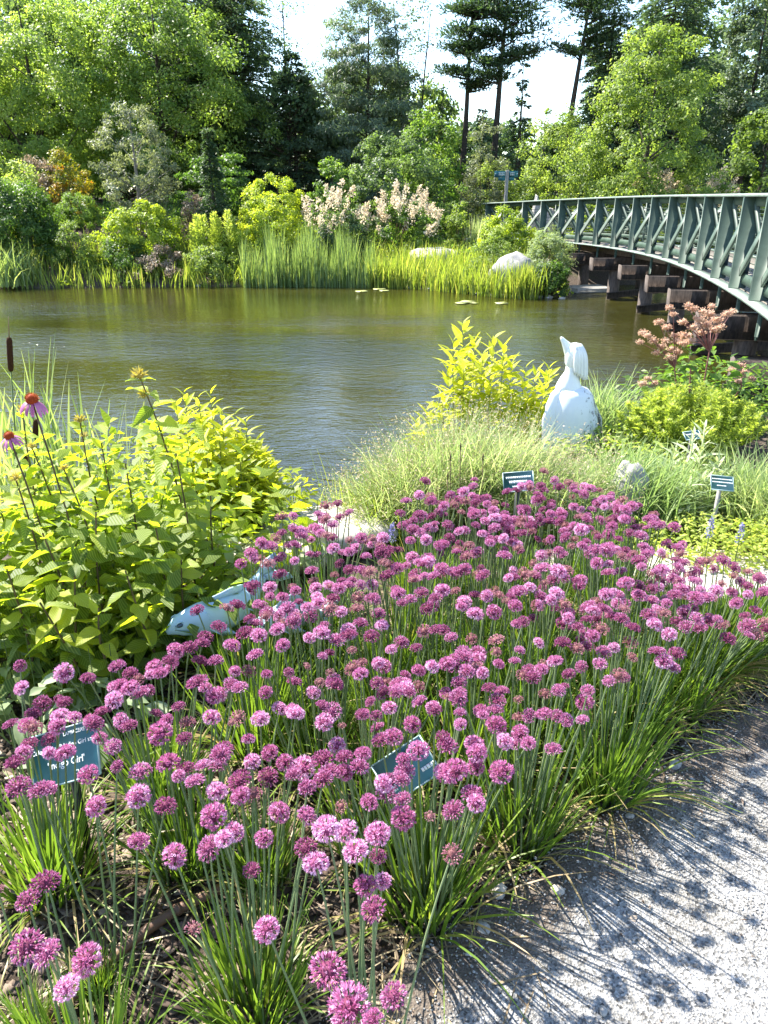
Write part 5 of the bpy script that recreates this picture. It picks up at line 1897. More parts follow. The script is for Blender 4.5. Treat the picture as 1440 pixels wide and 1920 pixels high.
# ------------------------------------------------------------------ bird statue
def statue():
    D = 4.2
    top = atD(1052, 633, D)
    bx = atD(1075, 700, D)[0]
    zb = G(bx, D) - .02
    o = thing('bird_statue', 'white stone bird statue with upturned beak and cloak-like wings, by the pond', 'statue', (bx, D, zb))
    k = D * _c * 1.06 / FPX      # metres per photograph pixel at the statue

    def P(px, py, dy=0.0):
        p = atD(px, py, D + dy)
        return p - np.array([bx, D, zb])
    th = np.linspace(0, 2 * np.pi, 36, endpoint=False)

    def ring(cx, py, rx, ry, dy=0., fold=0., tilt=0.):
        c = P(cx, py, dy)
        rr = 1 + fold * np.cos(th * 7 + .6)
        return np.stack([c[0] + rx * k * rr * np.cos(th), c[1] + ry * k * rr * np.sin(th), c[2] + tilt * k * np.cos(th)], 1)
    # cloak / folded wings
    g = Geo()
    rows = [(1076, 724, 14, 13, 0), (1074, 728, 30, 26, .0), (1072, 740, 41, 34, .006), (1070, 765, 50, 41, .012), (1070, 800, 56, 46, .022), (1071, 840, 59, 49, .03), (1073, 885, 59, 50, .035), (1074, 960, 56, 48, .03)]
    g.loft([ring(a, b, c, d, 0, f) for a, b, c, d, f in rows])
    g.build('body', M_STATUE, o, smooth=True, fixn=True)
    # wing edges: long leaf-shaped panels lying on the cloak, open at the back
    for (x0, x1, x2, dy, w0) in ((1060, 1085, 1092, -.11, 20), (1082, 1106, 1118, -.09, 17), (1092, 1116, 1124, -.02, 16), (1048, 1030, 1024, -.085, 16)):
        rr = []
        for (t, px, py) in [(0, x0, 728), (.2, x0 * .65 + x1 * .35, 742), (.45, x1, 785), (.75, (x1 + x2) / 2, 835), (1.0, x2, 890)]:
            c = P(px, py, dy * (.35 + .65 * min(1, t * 2.2)))
            hw = w0 * k * math.sin(.25 + 2.5 * t) * .9
            rr.append([c + np.array([hw * math.cos(a), .012 * math.sin(a), 0]) for a in np.linspace(0, 6.28, 12, endpoint=False)])
        g = Geo()
        g.loft(rr)
        g.build('wing_panel', M_STATUE, o, smooth=True, fixn=True)
    # neck collar and neck
    g = Geo()
    g.loft([ring(1066, 738, 28, 24), ring(1066, 722, 24, 21), ring(1068, 708, 17.5, 17), ring(1071, 697, 12, 13), ring(1073, 684, 11.5, 12.5), ring(1075, 665, 14, 14)])
    g.build('neck', M_STATUEHEAD, o, smooth=True, fixn=True)
    # head: egg leaning forward, joined to the upturned beak
    g = Geo()
    pts = [(1075, 694, 6, 6), (1074, 690, 12, 12), (1074, 680, 15, 15), (1076, 668, 17, 18), (1077, 657, 18, 19), (1079, 650, 16, 17), (1080, 645, 11, 12), (1081, 643.5, 4, 4)]
    g.loft([ring(a, b, c, d) for a, b, c, d in pts])
    g.build('head', M_STATUEHEAD, o, smooth=True, fixn=True)
    g = Geo()
    bk = [(1077, 674, 17), (1073, 665, 14.5), (1067, 655, 11), (1061, 645.5, 7.4), (1056.5, 639, 4.8), (1053, 634, 3.2), (1051.5, 632, 1.3)]
    rr = []
    ax = unit(P(1051, 632) - P(1068, 660))
    e1 = unit(np.cross(ax, [0, 1, 0]))
    e2 = np.cross(ax, e1)
    for a, b, r_ in bk:
        c = P(a, b)
        rr.append([c + e1 * r_ * k * math.cos(q) + e2 * r_ * k * .9 * math.sin(q) for q in np.linspace(0, 6.28, 16, endpoint=False)])
    g.loft(rr)
    g.build('beak', M_STATUEHEAD, o, smooth=True, fixn=True)
    # crest: grooved strands sweeping from the crown down the nape
    for j, (dx, dy, ln) in enumerate([(1, -.066, 700), (6, -.064, 704), (11, -.054, 708), (16, -.036, 711), (19, -.012, 711), (19, .016, 708), (3, .05, 704), (12, .045, 706)]):
        pa = [P(1076 + dx * .1, 644.5, dy * .35), P(1080 + dx * .55, 650, dy * .8), P(1079 + dx * .95, 664, dy), P(1078 + dx * 1.1, 682, dy * 1.02), P(1079 + dx * 1.05, ln, dy * .8)]
        u = np.linspace(0, 4, 14)
        c = np.stack([np.interp(u, range(5), np.array(pa)[:, q]) for q in range(3)], 1)
        for _ in range(2):
            c[1:-1] = (c[:-2] + 2 * c[1:-1] + c[2:]) / 4
        g = Geo()
        g.tube(c, np.interp(u, [0, 1, 2.5, 4], [.008, .012, .013, .010]), 8)
        g.build('crest_strand', M_STATUEHEAD, o, smooth=True)


statue()


# ------------------------------------------------------------------ leafy plants of the near bank
def leaf_part(L, W, seed, mat, name='leaf', waves=.06, fold=.25, droop=.35, serr=0.0, nseg=6, tint=.5):
    """one broad leaf along +X with a folded midrib, a pointed tip and a downward curve; unit in metres"""
    r = np.random.default_rng(seed)
    g = Geo()
    rows = []
    for i in range(nseg + 1):
        u = i / nseg
        w_ = W * .5 * (math.sin(math.pi * min(1, u ** .72)) ** .85 if 0 < u < 1 else 0.0) + .0004
        z = -droop * L * u ** 2
        x = L * u * (1 - .12 * droop * u)
        wz = waves * W * math.sin(u * 9 + seed)
        rows += [(x, -w_, z + fold * w_ + wz), (x, -w_ * .5, z + fold * w_ * .55), (x, 0, z), (x, w_ * .5, z + fold * w_ * .55), (x, w_, z + fold * w_ - wz)]
    q = []
    for i in range(nseg):
        for j in range(4):
            q.append([i * 5 + j, i * 5 + j + 1, (i + 1) * 5 + j + 1, (i + 1) * 5 + j])
    g.add(np.array(rows), quads=q, tint=tint)
    return g.mesh(name, mat, smooth=True)


BIG = [leaf_part(.115, w_, k, F_BIGLEAF, tint=t, droop=d, fold=f, waves=wv) for k, (t, d, w_, f, wv) in enumerate([(1.0, .25, .060, .25, .06), (.85, .55, .052, .5, .1), (.7, .3, .066, .15, .12), (.95, .1, .050, .6, .05), (.6, .8, .058, .35, .14), (.9, -.15, .056, .3, .1)])]
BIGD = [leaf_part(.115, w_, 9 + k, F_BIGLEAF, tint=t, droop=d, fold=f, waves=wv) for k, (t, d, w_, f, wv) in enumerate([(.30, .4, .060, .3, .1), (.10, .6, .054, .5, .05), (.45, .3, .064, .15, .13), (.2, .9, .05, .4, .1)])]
LANCE = [leaf_part(.085, .024, 20 + k, F_GOLDLEAF, tint=t, droop=d, nseg=4, waves=.02) for k, (t, d) in enumerate([(.95, .15), (.7, .3), (.5, .4), (.8, .05)])]
SILV = [leaf_part(.075, .045, 30 + k, F_SILVER, tint=t, droop=d, nseg=4, waves=.12) for k, (t, d) in enumerate([(.8, .3), (.5, .5), (.25, .4)])]
WOOL = [leaf_part(.13, .022, 40 + k, F_WOOLLY, tint=t, droop=d, nseg=4, waves=.05) for k, (t, d) in enumerate([(.8, .3), (.5, .6), (.3, .1)])]


def orient(az, el, roll=0.0):
    """rotation that points +X to heading az, raised by el"""
    return (Matrix.Rotation(az, 3, 'Z') @ Matrix.Rotation(-el, 3, 'Y') @ Matrix.Rotation(roll, 3, 'X')).to_euler()


def bloom_cluster(mat, r, n, name='flower_head'):
    g = Geo()
    d = rdir(n)
    d[:, 2] = np.abs(d[:, 2]) * 1.1 - .15
    d = unit(d)
    A = d
    P = d * r * .35
    g.leaves(P, A, rdir(n), r * RNG.uniform(.5, .95, n), r * .22, np.clip(RNG.normal(.5, .25, n), 0, 1))
    th = np.linspace(0, 6.28, 7, endpoint=False)
    g.loft([[(r * .42 * math.cos(p) * math.cos(q), r * .42 * math.cos(p) * math.sin(q), r * .42 * math.sin(p)) for q in th] for p in np.linspace(-1.3, 1.4, 5)], tint=.3)
    return g.mesh(name, mat)


BUD = [bloom_cluster(F_BLOSSOM, .022, 60) for _ in range(3)]


def leafy_stem(label, base, tip, pairs, scale, flower=0.0, dark=0.5, group='tall broad-leaved perennials on the left', lean=.0):
    """upright stem with opposite pairs of broad pointed leaves, each pair turned a quarter from the last"""
    o = thing('leafy_perennial', label, 'plant', tuple(base), 0, group)
    tip = np.array(tip) - np.array(base)
    u = np.linspace(0, 1, 7)[:, None]
    bend = np.array([RNG.normal(0, .02), RNG.normal(0, .02), 0])
    c = tip * u + bend * np.sin(u * 3.14)
    g = Geo()
    g.tube(c, np.linspace(.0042, .0022, 7), 6, cap=False)
    g.build('stem', M_STEM, o, smooth=True)
    a0 = RNG.uniform(0, 3.14)
    pairs = int(pairs * 1.35)
    for i in range(pairs):
        t = .16 + .84 * (i + .6) / pairs
        p = np.array([np.interp(t, u[:, 0], c[:, q]) for q in range(3)])
        s_ = .80 * scale * (1.0 - .45 * max(0, t - .80) / .2) * RNG.uniform(.8, 1.15) * (.75 + .25 * min(1, t * 3))
        for k in range(2):
            az = a0 + i * 1.57 + k * 3.14 + RNG.normal(0, .25)
            el = RNG.uniform(-.25, .35) + (.55 if t > .92 else 0)
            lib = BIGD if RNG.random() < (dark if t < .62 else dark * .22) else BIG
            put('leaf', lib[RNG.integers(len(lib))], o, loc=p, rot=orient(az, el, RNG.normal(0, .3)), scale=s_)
    if flower > 0:
        put('flower_head', BUD[RNG.integers(3)], o, loc=tip + np.array([0, 0, .004]), scale=flower, rot=(0, 0, RNG.uniform(0, 6)))
        if flower > .8:
            put('flower_head', BUD[RNG.integers(3)], o, loc=tip * .93, scale=flower * .7, rot=(0, 0, RNG.uniform(0, 6)))
    return o


LEFT_STEMS = [  # (tip px, tip py, distance, pairs, leaf scale, flower, label)
    (262, 706, 2.25, 13, 1.12, 1.25, 'tallest broad-leaved stem with a yellow flower whorl, in front of the pond'),
    (150, 790, 2.30, 8, .95, .9, 'broad-leaved stem with yellow buds right of the tall coneflower'),
    (42, 770, 2.35, 8, .85, .8, 'broad-leaved stem with yellow buds behind the tall coneflower'),
    (330, 850, 2.15, 8, 1.0, 0, "broad-leaved stem right of the tallest one, against the golden shrub"), (235, 870, 2.05, 8, 1.05, 0, "broad-leaved stem just left of the foot of the tallest stem"), (120, 880, 2.05, 8, 1.0, .7, "budded broad-leaved stem below and right of the tall coneflower"), (30, 900, 2.0, 8, 1.0, .8, "budded broad-leaved stem below the small coneflower"),
    (395, 930, 2.10, 7, .9, 0, "rightmost broad-leaved stem, over the golden shrub's lower leaves"), (180, 960, 1.92, 7, 1.05, 0, "middle-height broad-leaved stem in the centre of the thicket"), (80, 1000, 1.85, 7, 1.05, 0, "middle-height broad-leaved stem in the left half of the thicket"), (290, 980, 1.95, 7, 1.05, 0, "middle-height broad-leaved stem under the tallest stem's right side"),
    (10, 1060, 1.75, 6, 1.0, 0, "low broad-leaved stem at the very left edge of the thicket"), (140, 1080, 1.75, 6, 1.05, 0, "low broad-leaved stem in the front centre of the thicket"), (235, 1070, 1.8, 6, 1.0, 0, "low broad-leaved stem left of the fish's head, second row"), (340, 1050, 1.92, 6, .95, 0, "low broad-leaved stem just above the pale blue fish"), (60, 840, 2.25, 8, .95, .7, "budded broad-leaved stem between the two coneflowers"),
    (190, 830, 2.3, 8, 1.0, 0, "broad-leaved stem in the back row left of the tallest stem"), (-28, 870, 2.2, 8, 1.0, .6, 'broad-leaved stem cut by the left frame edge, upper one'), (-30, 1000, 1.9, 7, 1.0, 0, 'broad-leaved stem cut by the left frame edge, lower one'), (75, 1130, 1.66, 5, 1.0, 0, "lowest broad-leaved stem above the plant label at the left edge"), (185, 1140, 1.72, 5, .95, 0, "lowest broad-leaved stem at the shady foot of the thicket")]
for px, py, D, pr, sc, fl, lab in LEFT_STEMS:
    tip = atD(px, py, D)
    b = np.array([tip[0] + RNG.normal(0, .04) + .02, D + RNG.normal(.02, .04), 0])
    b[2] = G(b[0], b[1])
    leafy_stem(lab or 'broad-leaved green stem crowded among its like in the left thicket', b, tip, pr, sc, fl)


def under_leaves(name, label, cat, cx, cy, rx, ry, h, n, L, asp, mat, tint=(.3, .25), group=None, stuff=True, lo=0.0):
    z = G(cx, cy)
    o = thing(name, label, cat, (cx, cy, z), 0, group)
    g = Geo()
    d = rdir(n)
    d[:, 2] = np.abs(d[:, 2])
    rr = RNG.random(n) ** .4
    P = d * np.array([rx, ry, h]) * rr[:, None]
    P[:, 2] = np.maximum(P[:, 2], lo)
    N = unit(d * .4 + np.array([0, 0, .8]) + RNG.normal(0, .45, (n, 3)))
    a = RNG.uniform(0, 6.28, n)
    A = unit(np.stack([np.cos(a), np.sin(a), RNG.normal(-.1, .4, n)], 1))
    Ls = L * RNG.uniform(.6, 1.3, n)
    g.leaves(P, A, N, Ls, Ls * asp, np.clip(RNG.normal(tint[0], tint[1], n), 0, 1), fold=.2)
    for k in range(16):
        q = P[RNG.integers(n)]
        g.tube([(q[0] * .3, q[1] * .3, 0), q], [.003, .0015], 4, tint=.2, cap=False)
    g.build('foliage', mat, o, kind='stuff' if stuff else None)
    return o


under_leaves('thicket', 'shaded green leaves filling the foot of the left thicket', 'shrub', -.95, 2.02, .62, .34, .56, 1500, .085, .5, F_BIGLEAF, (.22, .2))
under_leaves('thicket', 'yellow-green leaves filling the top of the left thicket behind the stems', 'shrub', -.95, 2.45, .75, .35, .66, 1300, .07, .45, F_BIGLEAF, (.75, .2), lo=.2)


def silver_plant(label, px, py, n, r, h):
    c = at(px, py, 0)
    o = thing('silver_leaved_plant', label, 'plant', (c[0], c[1], G(c[0], c[1])), 0, 'grey-green leafy plants around the fish')
    g = Geo()
    for k in range(n):
        a, rr = RNG.uniform(0, 6.28), r * math.sqrt(RNG.random())
        p = np.array([rr * math.cos(a), rr * math.sin(a), h * RNG.uniform(.25, 1) * (1 - .5 * (rr / r) ** 2)])
        put('leaf', SILV[RNG.integers(3)], o, loc=p, rot=orient(a + RNG.normal(0, .9), RNG.uniform(-.3, .5), RNG.normal(0, .35)), scale=RNG.uniform(.55, 1.1))
        if k % 3 == 0:
            g.tube([(p[0] * .4, p[1] * .4, 0), p], [.003, .0015], 4, cap=False)
    for k in range(5):
        a, rr = RNG.uniform(0, 6.28), r * .7 * math.sqrt(RNG.random())
        b = np.array([rr * math.cos(a), rr * math.sin(a), 0])
        t = b * 1.2 + np.array([0, 0, h * 1.35])
        g.tube([b, t], [.0025, .001], 4, cap=False)
    g.build('stems', M_GSTEM, o)


for px, py, n, r, h, lab in [(255, 1245, 46, .16, .22, 'grey-green leafy plant left of the pale blue fish'), (400, 1130, 46, .17, .30, 'grey-green leafy plant behind the pale blue fish'), (330, 1170, 40, .15, .26, 'grey-green leafy plant between the thicket and the fish'),
                             (60, 1400, 44, .16, .20, 'silvery low leaves behind the teal label at the left edge'), (190, 1400, 40, .15, .18, 'silvery low leaves right of the teal label'), (20, 1300, 40, .16, .17, 'pale green low leaves at the left edge below the thicket'),
                             (560, 1075, 36, .15, .24, 'grey-green leaves beyond the alliums beside the stone slab')]:
    silver_plant(lab, px, py, n, r, h)


def gold_shrub(label, px0, px1, D, tops, zfun, nl, fill, name='loosestrife_shrub', group=None, sc=1.0, red=False):
    """shoots packed with narrow upright golden leaves; the top leaves of each shoot stand free"""
    cx = (px0 + px1) / 2
    x = (cx - 720) / FPX * (D * _c + .5)
    z = G(x, D)
    o = thing(name, label, 'shrub', (x, D, z), 0, group)
    base = np.array([x, D, z])
    st = Geo()
    fg = Geo()
    per = max(6, nl // len(tops))
    for (px, py, dd) in tops:
        tip = atD(px, py, D + dd) - base
        foot = np.array([tip[0] * .55, tip[1] * .6, 0])
        u = np.linspace(0, 1, 5)[:, None]
        c = foot * (1 - u) + tip * u + np.array([tip[0] * .10, 0, 0]) * np.sin(u * 3.14)
        st.tube(c, np.linspace(.004, .0015, 5), 4, cap=False)
        ln = np.linalg.norm(tip - foot)
        for k in range(per):
            t = 1 - (k / per) * min(.5, .26 / ln)
            p = np.array([np.interp(t, u[:, 0], c[:, q]) for q in range(3)])
            az = k * 2.4 + RNG.normal(0, .3)
            el = .95 - .75 * (k / per) + RNG.normal(0, .15)
            put('leaf', LANCE[RNG.integers(4)], o, loc=p, rot=orient(az, el, RNG.normal(0, .4)), scale=sc * (.62 + .5 * min(1, k / 6)) * RNG.uniform(.85, 1.15))
        m = fill
        t = RNG.uniform(.12, .88, m)
        P = np.stack([np.interp(t, u[:, 0], c[:, q]) for q in range(3)], 1)
        a = RNG.uniform(0, 6.28, m)
        A = np.stack([np.cos(a), np.sin(a), RNG.uniform(-.2, .8, m)], 1)
        N = unit(np.array([0, 0, 1]) - A * .3 + RNG.normal(0, .3, (m, 3)))
        Ls = .075 * sc * RNG.uniform(.7, 1.2, m)
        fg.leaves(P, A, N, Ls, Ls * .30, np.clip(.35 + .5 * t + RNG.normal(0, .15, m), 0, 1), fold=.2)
    st.build('stems', M_GSTEM, o)
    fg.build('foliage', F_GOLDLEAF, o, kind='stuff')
    return o


tops = [(345, 735, .1), (372, 745, .0), (395, 738, .15), (415, 770, .0), (330, 760, .0), (440, 778, .1), (462, 790, .0), (410, 810, -.1), (480, 825, .0), (485, 838, .1), (500, 860, .0), (450, 845, -.12), (490, 880, -.1), (380, 800, -.15),
        (505, 900, -.1), (300, 790, .1), (430, 880, -.2), (350, 820, -.15), (512, 930, -.05), (470, 920, -.2), (275, 780, .2), (490, 945, -.2)]
gold_shrub('golden narrow-leaved shrub sloping down to the pond, right part of the left thicket', 280, 540, 2.95, tops, None, 290, 70)
tops = [(868, 608, .1), (850, 640, .0), (890, 640, .15), (926, 635, .1), (945, 650, .0), (905, 665, -.1), (870, 680, -.1), (840, 690, .0), (960, 680, .1), (985, 690, .0), (1005, 700, .1), (1030, 690, .1), (920, 700, -.15), (955, 725, -.1), (1020, 730, -.05),
        (800, 770, .0), (780, 790, .1), (830, 745, -.1), (880, 740, -.15), (990, 745, -.1)]
gold_shrub('bright yellow narrow-leaved shrub left of the white bird statue', 790, 1030, 4.35, tops, None, 290, 55, sc=1.4)

# fine grasses around the statue
FINE = [('pale', (735, 935), 3.0, 1200, .34), ('pale', (780, 915), 3.05, 1500, .44), ('pale', (850, 900), 3.15, 1600, .52), ('pale', (935, 900), 3.15, 1600, .50), ('pale', (1010, 915), 3.05, 1400, .38), ('pale', (1075, 925), 3.1, 1100, .33)]
FINE_LAB = ['fine pale grass tuft overhanging the stone slab', 'fine pale grass tuft second from the stone slab', 'tallest fine grass mound with tan seed haze before the yellow shrub', 'fine grass mound behind the front teal label', 'fine grass mound just left of the bird statue', 'fine grass mound hiding the foot of the bird statue']
for (kd, (px, py), D, n, L), lab in zip(FINE, FINE_LAB):
    p = atD(px, py, D)
    z = G(p[0], D)
    o = grass_tuft('fine_grass', lab, (p[0], D, z), n, L, .0042, F_PALEGRASS, a1=(.5, 1.9), spread=.08, group='fine grasses in front of the bird statue', tint=(.38, .22), k=4)
    # airy seed heads
    g = Geo()
    m = 900
    a = RNG.uniform(0, 6.28, m)
    rr = .34 * np.sqrt(RNG.random(m))
    hh = L * (1.02 - .75 * (rr / .36) ** 2) + RNG.normal(0, .05, m)
    P = np.stack([rr * np.cos(a), rr * np.sin(a), np.maximum(hh, .1)], 1)
    g.leaves(P, rdir(m), rdir(m), .013 * RNG.uniform(.5, 1.4, m), .0045, RNG.random(m))
    for k in range(90):
        q = P[RNG.integers(m)]
        g.tube([(q[0] * .2, q[1] * .2, 0), (q[0] * .7, q[1] * .7, q[2] * .7), q], [.0009, .0008, .0005], 3, tint=.4, cap=False)
    if px > 700:
        g.build('seed_heads', F_SEED, o, kind='stuff')
for px, D, n, L, lab, mat, tn in [(1150, 3.2, 520, .40, 'arching blue-green grass right of the bird statue', F_PALEGRASS, (.15, .15)), (1215, 3.1, 520, .36, 'arching blue-green grass behind the right-hand alliums', F_PALEGRASS, (.12, .14)), (1270, 3.2, 420, .34, 'arching blue-green grass left of the woolly-leaved stalks', F_PALEGRASS, (.2, .15)),
                                  (1405, 3.2, 420, .36, 'arching pale grass right of the teal label with three lines', F_PALEGRASS, (.25, .18)), (1455, 3.0, 420, .36, 'pale grass at the right edge above the alliums', F_PALEGRASS, (.4, .2)), (715, 2.95, 420, .30, 'short bright yellow-green grass in front of the fine grasses', F_GRASS, (.6, .2)),
                                  (1130, 4.6, 300, .45, 'loose grass behind the bird statue at the near waterline', F_PALEGRASS, (.2, .2))]:
    x = (px - 720) / FPX * (D * _c + .5)
    grass_tuft('arching_grass', lab, (x, D, G(x, D)), n, L, .006, mat, a1=(.5, 1.9), spread=.08, tint=tn, k=4)
for k, (px, py, D, h) in enumerate([(545, 880, 3.6, .5), (557, 900, 3.4, .45), (535, 925, 3.3, .4), (640, 860, 3.4, .5)]):
    p = atD(px, py + 60, D)
    grass_tuft('waterside_grass', ['few thin grass blades at the tip of the golden shrub', 'thin grass blades beside the golden shrub, nearer the slab', 'short thin grass blades at the foot of the golden shrub', 'thin brown-tipped grass stalks left of the fine grass'][k], (p[0], D, G(p[0], D)), 26, h, .006, F_GRASS, a1=(.1, .6), spread=.04, k=4)
for k, (px, py, D, lab) in enumerate([(864, 830, 2.75, 'tall thin dark flower stalk, right one of the pair before the grass mound'), (845, 850, 2.75, 'thin dark flower stalk, left one of the pair before the grass mound'), (906, 850, 2.8, 'thin dark flower stalk left of the front teal label'), (840, 885, 2.7, 'short dark flower stalk left of the pair')]):
    p = atD(px, py, D)
    z = 0.0
    o = thing('bare_stalk', lab, 'plant', (p[0], D, z))
    g = Geo()
    g.tube([(0, 0, 0), (.004, 0, (p[2] - z) * .6), (0, 0, p[2] - z - .03)], [.0024, .002, .0018], 5)
    g.build('stem', M_STEM, o)
    g = Geo()
    g.tube([(0, 0, p[2] - z - .032), (0, 0, p[2] - z - .015), (0, 0, p[2] - z)], [.002, .0042, .0015], 6)
    g.build('bud', M_STEM, o)


# fluffy green shrub with fine-leaved wands
def fluffy():
    o_x, D = (1290 - 720) / FPX * (4.1 * _c + .5), 4.1
    z = G(o_x, D)
    o = thing('fluffy_shrub', 'fluffy light green shrub of fine-leaved wands at the right, below the bridge', 'shrub', (o_x, D, z))
    n = 150
    R = size_of(D, 300) / 2 * 1.05
    wl = []
    for k in range(n):
        a, rr = RNG.uniform(0, 6.28), math.sqrt(RNG.random())
        r = R * rr
        Ht = (atD(1290, 725, D)[2] - z) * (1 - .5 * rr ** 2.2) * RNG.uniform(.88, 1.05)
        tip = np.array([r * math.cos(a), r * math.sin(a) * .8, Ht])
        foot = tip * np.array([.35, .35, 0])
        u = np.linspace(0, 1, 5)[:, None]
        c = foot * (1 - u) + tip * u + np.array([math.cos(a), math.sin(a), 0]) * .05 * np.sin(u * 3.14)
        g = Geo()
        g.tube(c, np.linspace(.003, .001, 5), 4, tint=.1, cap=False)
        m = 130
        t = 1 - RNG.random(m) ** 1.2 * .72
        P = np.stack([np.interp(t, u[:, 0], c[:, q]) for q in range(3)], 1)
        b = RNG.uniform(0, 6.28, m)
        A = np.stack([np.cos(b), np.sin(b), RNG.uniform(.2, 1.2, m)], 1)
        g.leaves(P, A, rdir(m), .032 * RNG.uniform(.6, 1.2, m), .006, np.clip(.15 + .6 * t ** 2 + RNG.normal(0, .15, m), 0, 1))
        g.build('wand', F_FLUFF, o)
    return o


fluffy()


# joe-pye style plant with dusty pink flower clusters
def pink_plant():
    D = 4.45
    x = (1320 - 720) / FPX * (D * _c + .4)
    z = G(x, D)
    base = np.array([x, D, z])
    o = thing('pink_umbel_plant', 'tall plant with dusty pink flower clusters in front of the bridge piles', 'plant', tuple(base))
    cl = [(1255, 578, 16), (1262, 590, 14), (1205, 625, 18), (1215, 630, 18), (1235, 605, 18), (1225, 640, 20), (1200, 642, 14), (1250, 615, 18), (1265, 630, 18), (1290, 575, 18), (1300, 580, 18), (1320, 585, 18), (1335, 575, 16), (1330, 590, 22), (1310, 600, 20), (1345, 600, 20), (1300, 615, 20),
          (1325, 610, 20), (1340, 620, 20), (1365, 588, 16), (1372, 585, 16), (1360, 590, 16), (1280, 605, 18), (1285, 630, 22), (1270, 640, 20), (1240, 650, 16), (1230, 662, 16), (1280, 645, 18), (1260, 655, 18), (1315, 625, 18), (1350, 615, 18), (1205, 720, 18), (1215, 710, 14), (1228, 718, 14),
          (1380, 688, 16), (1390, 685, 16), (1372, 695, 16), (1395, 698, 16), (1410, 710, 16), (1385, 715, 14), (1270, 660, 18), (1295, 640, 18), (1255, 670, 18), (1248, 640, 16)]
    kk = D * _c / FPX
    joints = [np.array(atD(px, py, D) - base) for px, py in [(1295, 690), (1330, 660), (1265, 690), (1390, 725), (1235, 740)]]
    g = Geo()
    for j in joints:
        g.tube([(j[0] * .4, j[1], 0), j * np.array([.8, 1, .6]), j], [.006, .005, .004], 5, cap=False)
    g.build('stems', M_RSTEM, o, smooth=True)
    for px, py, s_ in cl:
        p = atD(px, py, D + RNG.normal(0, .07)) - base
        j = joints[int(np.argmin([np.linalg.norm(p - q) for q in joints]))]
        g = Geo()
        g.tube([j, (j + p) / 2 + np.array([0, 0, .02]), p], [.003, .0022, .0016], 4, cap=False)
        st = g.build('flower_stalk', M_RSTEM, o)
        n = 90
        d = rdir(n)
        d[:, 2] = d[:, 2] * .6 + .15
        r = s_ * kk * .55
        g = Geo()
        g.leaves(d * r * RNG.uniform(.3, 1, (n, 1)), unit(d + RNG.normal(0, .3, (n, 3))), rdir(n), r * .42, r * .28, RNG.random(n))
        th = np.linspace(0, 6.28, 8, endpoint=False)
        g.loft([[(r * .7 * math.cos(q_) * math.cos(w_), r * .7 * math.cos(q_) * math.sin(w_), r * (.42 * math.sin(q_) + .12)) for w_ in th] for q_ in np.linspace(-1.3, 1.4, 5)], tint=.4)
        put('flower_cluster', g.mesh('flower_cluster', F_UMBEL), st, loc=p)
    lf = leaf_part(.09, .032, 77, F_LIGHTLEAF, nseg=4, tint=.6)
    for k in range(110):
        t = RNG.random()
        pxl = RNG.uniform(1255, 1400)
        pyl = RNG.uniform(640, 790)
        if pxl > 1350 and pyl < 690:
            continue
        p = atD(pxl, pyl, D + RNG.normal(0, .1)) - base
        put('leaf', lf, o, loc=p, rot=orient(RNG.uniform(0, 6.28), RNG.uniform(-.5, .6), RNG.normal(0, .4)), scale=RNG.uniform(.6, 1.1))


F_LIGHTLEAF = F_MID
pink_plant()


def woolly():
    for px, py, D, lab in [(1240, 880, 3.2, 'woolly pale-leaved stalk at the left end of its group'), (1265, 850, 3.35, 'woolly pale-leaved stalk second from the left of its group'), (1345, 870, 3.2, 'woolly pale-leaved stalk rising beside the hidden teal label'), (1300, 815, 3.3, 'tall woolly grey stalk left of the hidden teal label'), (1322, 800, 3.35, 'tallest woolly grey-leaved stalk at the right'), (1318, 900, 3.1, 'short woolly grey-leaved plant left of the teal label with three lines'), (1290, 915, 3.05, 'low woolly pale leaves behind the right-hand alliums')]:
        t = atD(px, py, D)
        z = G(t[0], D)
        o = thing('woolly_plant', lab, 'plant', (t[0], D, z))
        H = t[2] - z
        g = Geo()
        g.tube([(0, 0, 0), (.008, 0, H * .5), (0, 0, H)], [.007, .006, .004], 6)
        g.build('stem', F_WOOLLY, o)
        for k in range(26):
            u = (k / 26) ** .9
            s_ = (1.15 - .65 * u) * RNG.uniform(.8, 1.1)
            put('leaf', WOOL[RNG.integers(3)], o, loc=(0, 0, .02 + H * u * .97), rot=orient(k * 2.4 + RNG.normal(0, .3), .2 + .9 * u, RNG.normal(0, .3)), scale=s_)


woolly()
# low pale cover and blue flowers behind the alliums at the right
under_leaves('ground_cover', 'pale yellow-green low plants between the alliums and the teal label', 'plant', 1.36, 2.75, .30, .22, .16, 1500, .028, .4, F_FLUFF, (.8, .2))
under_leaves('ground_cover', 'pale green low plants at the right edge behind the alliums', 'plant', 1.75, 2.75, .30, .25, .18, 1500, .028, .4, F_FLUFF, (.7, .2))
under_leaves('ground_cover', 'pale low leaves around the rock behind the alliums', 'plant', .95, 2.85, .30, .16, .12, 900, .032, .4, F_FLUFF, (.6, .2))
for k, (px, py, D, lab) in enumerate([(1335, 975, 2.55, 'small spike of lilac-blue flowers below the woolly stalks'), (1392, 985, 2.55, 'small spike of lilac-blue flowers nearer the right edge'), (735, 985, 2.5, 'small lilac-blue flower at the left end of the back alliums')]):
    t = atD(px, py, D)
    o = thing('blue_flower_spike', lab, 'flower', (t[0], D, 0.0))
    g = Geo()
    g.tube([(0, 0, 0), (0, 0, t[2])], [.0025, .0015], 4)
    g.build('stem', M_GSTEM, o)
    g = Geo()
    n = 90
    u = RNG.random(n)
    d = rdir(n)
    g.leaves(np.stack([d[:, 0] * .010 * (1.1 - u), d[:, 1] * .010 * (1.1 - u), t[2] - .07 + u * .08], 1), d, rdir(n), .010, .005, RNG.random(n))
    g.build('flowers', F_BLUE, o)


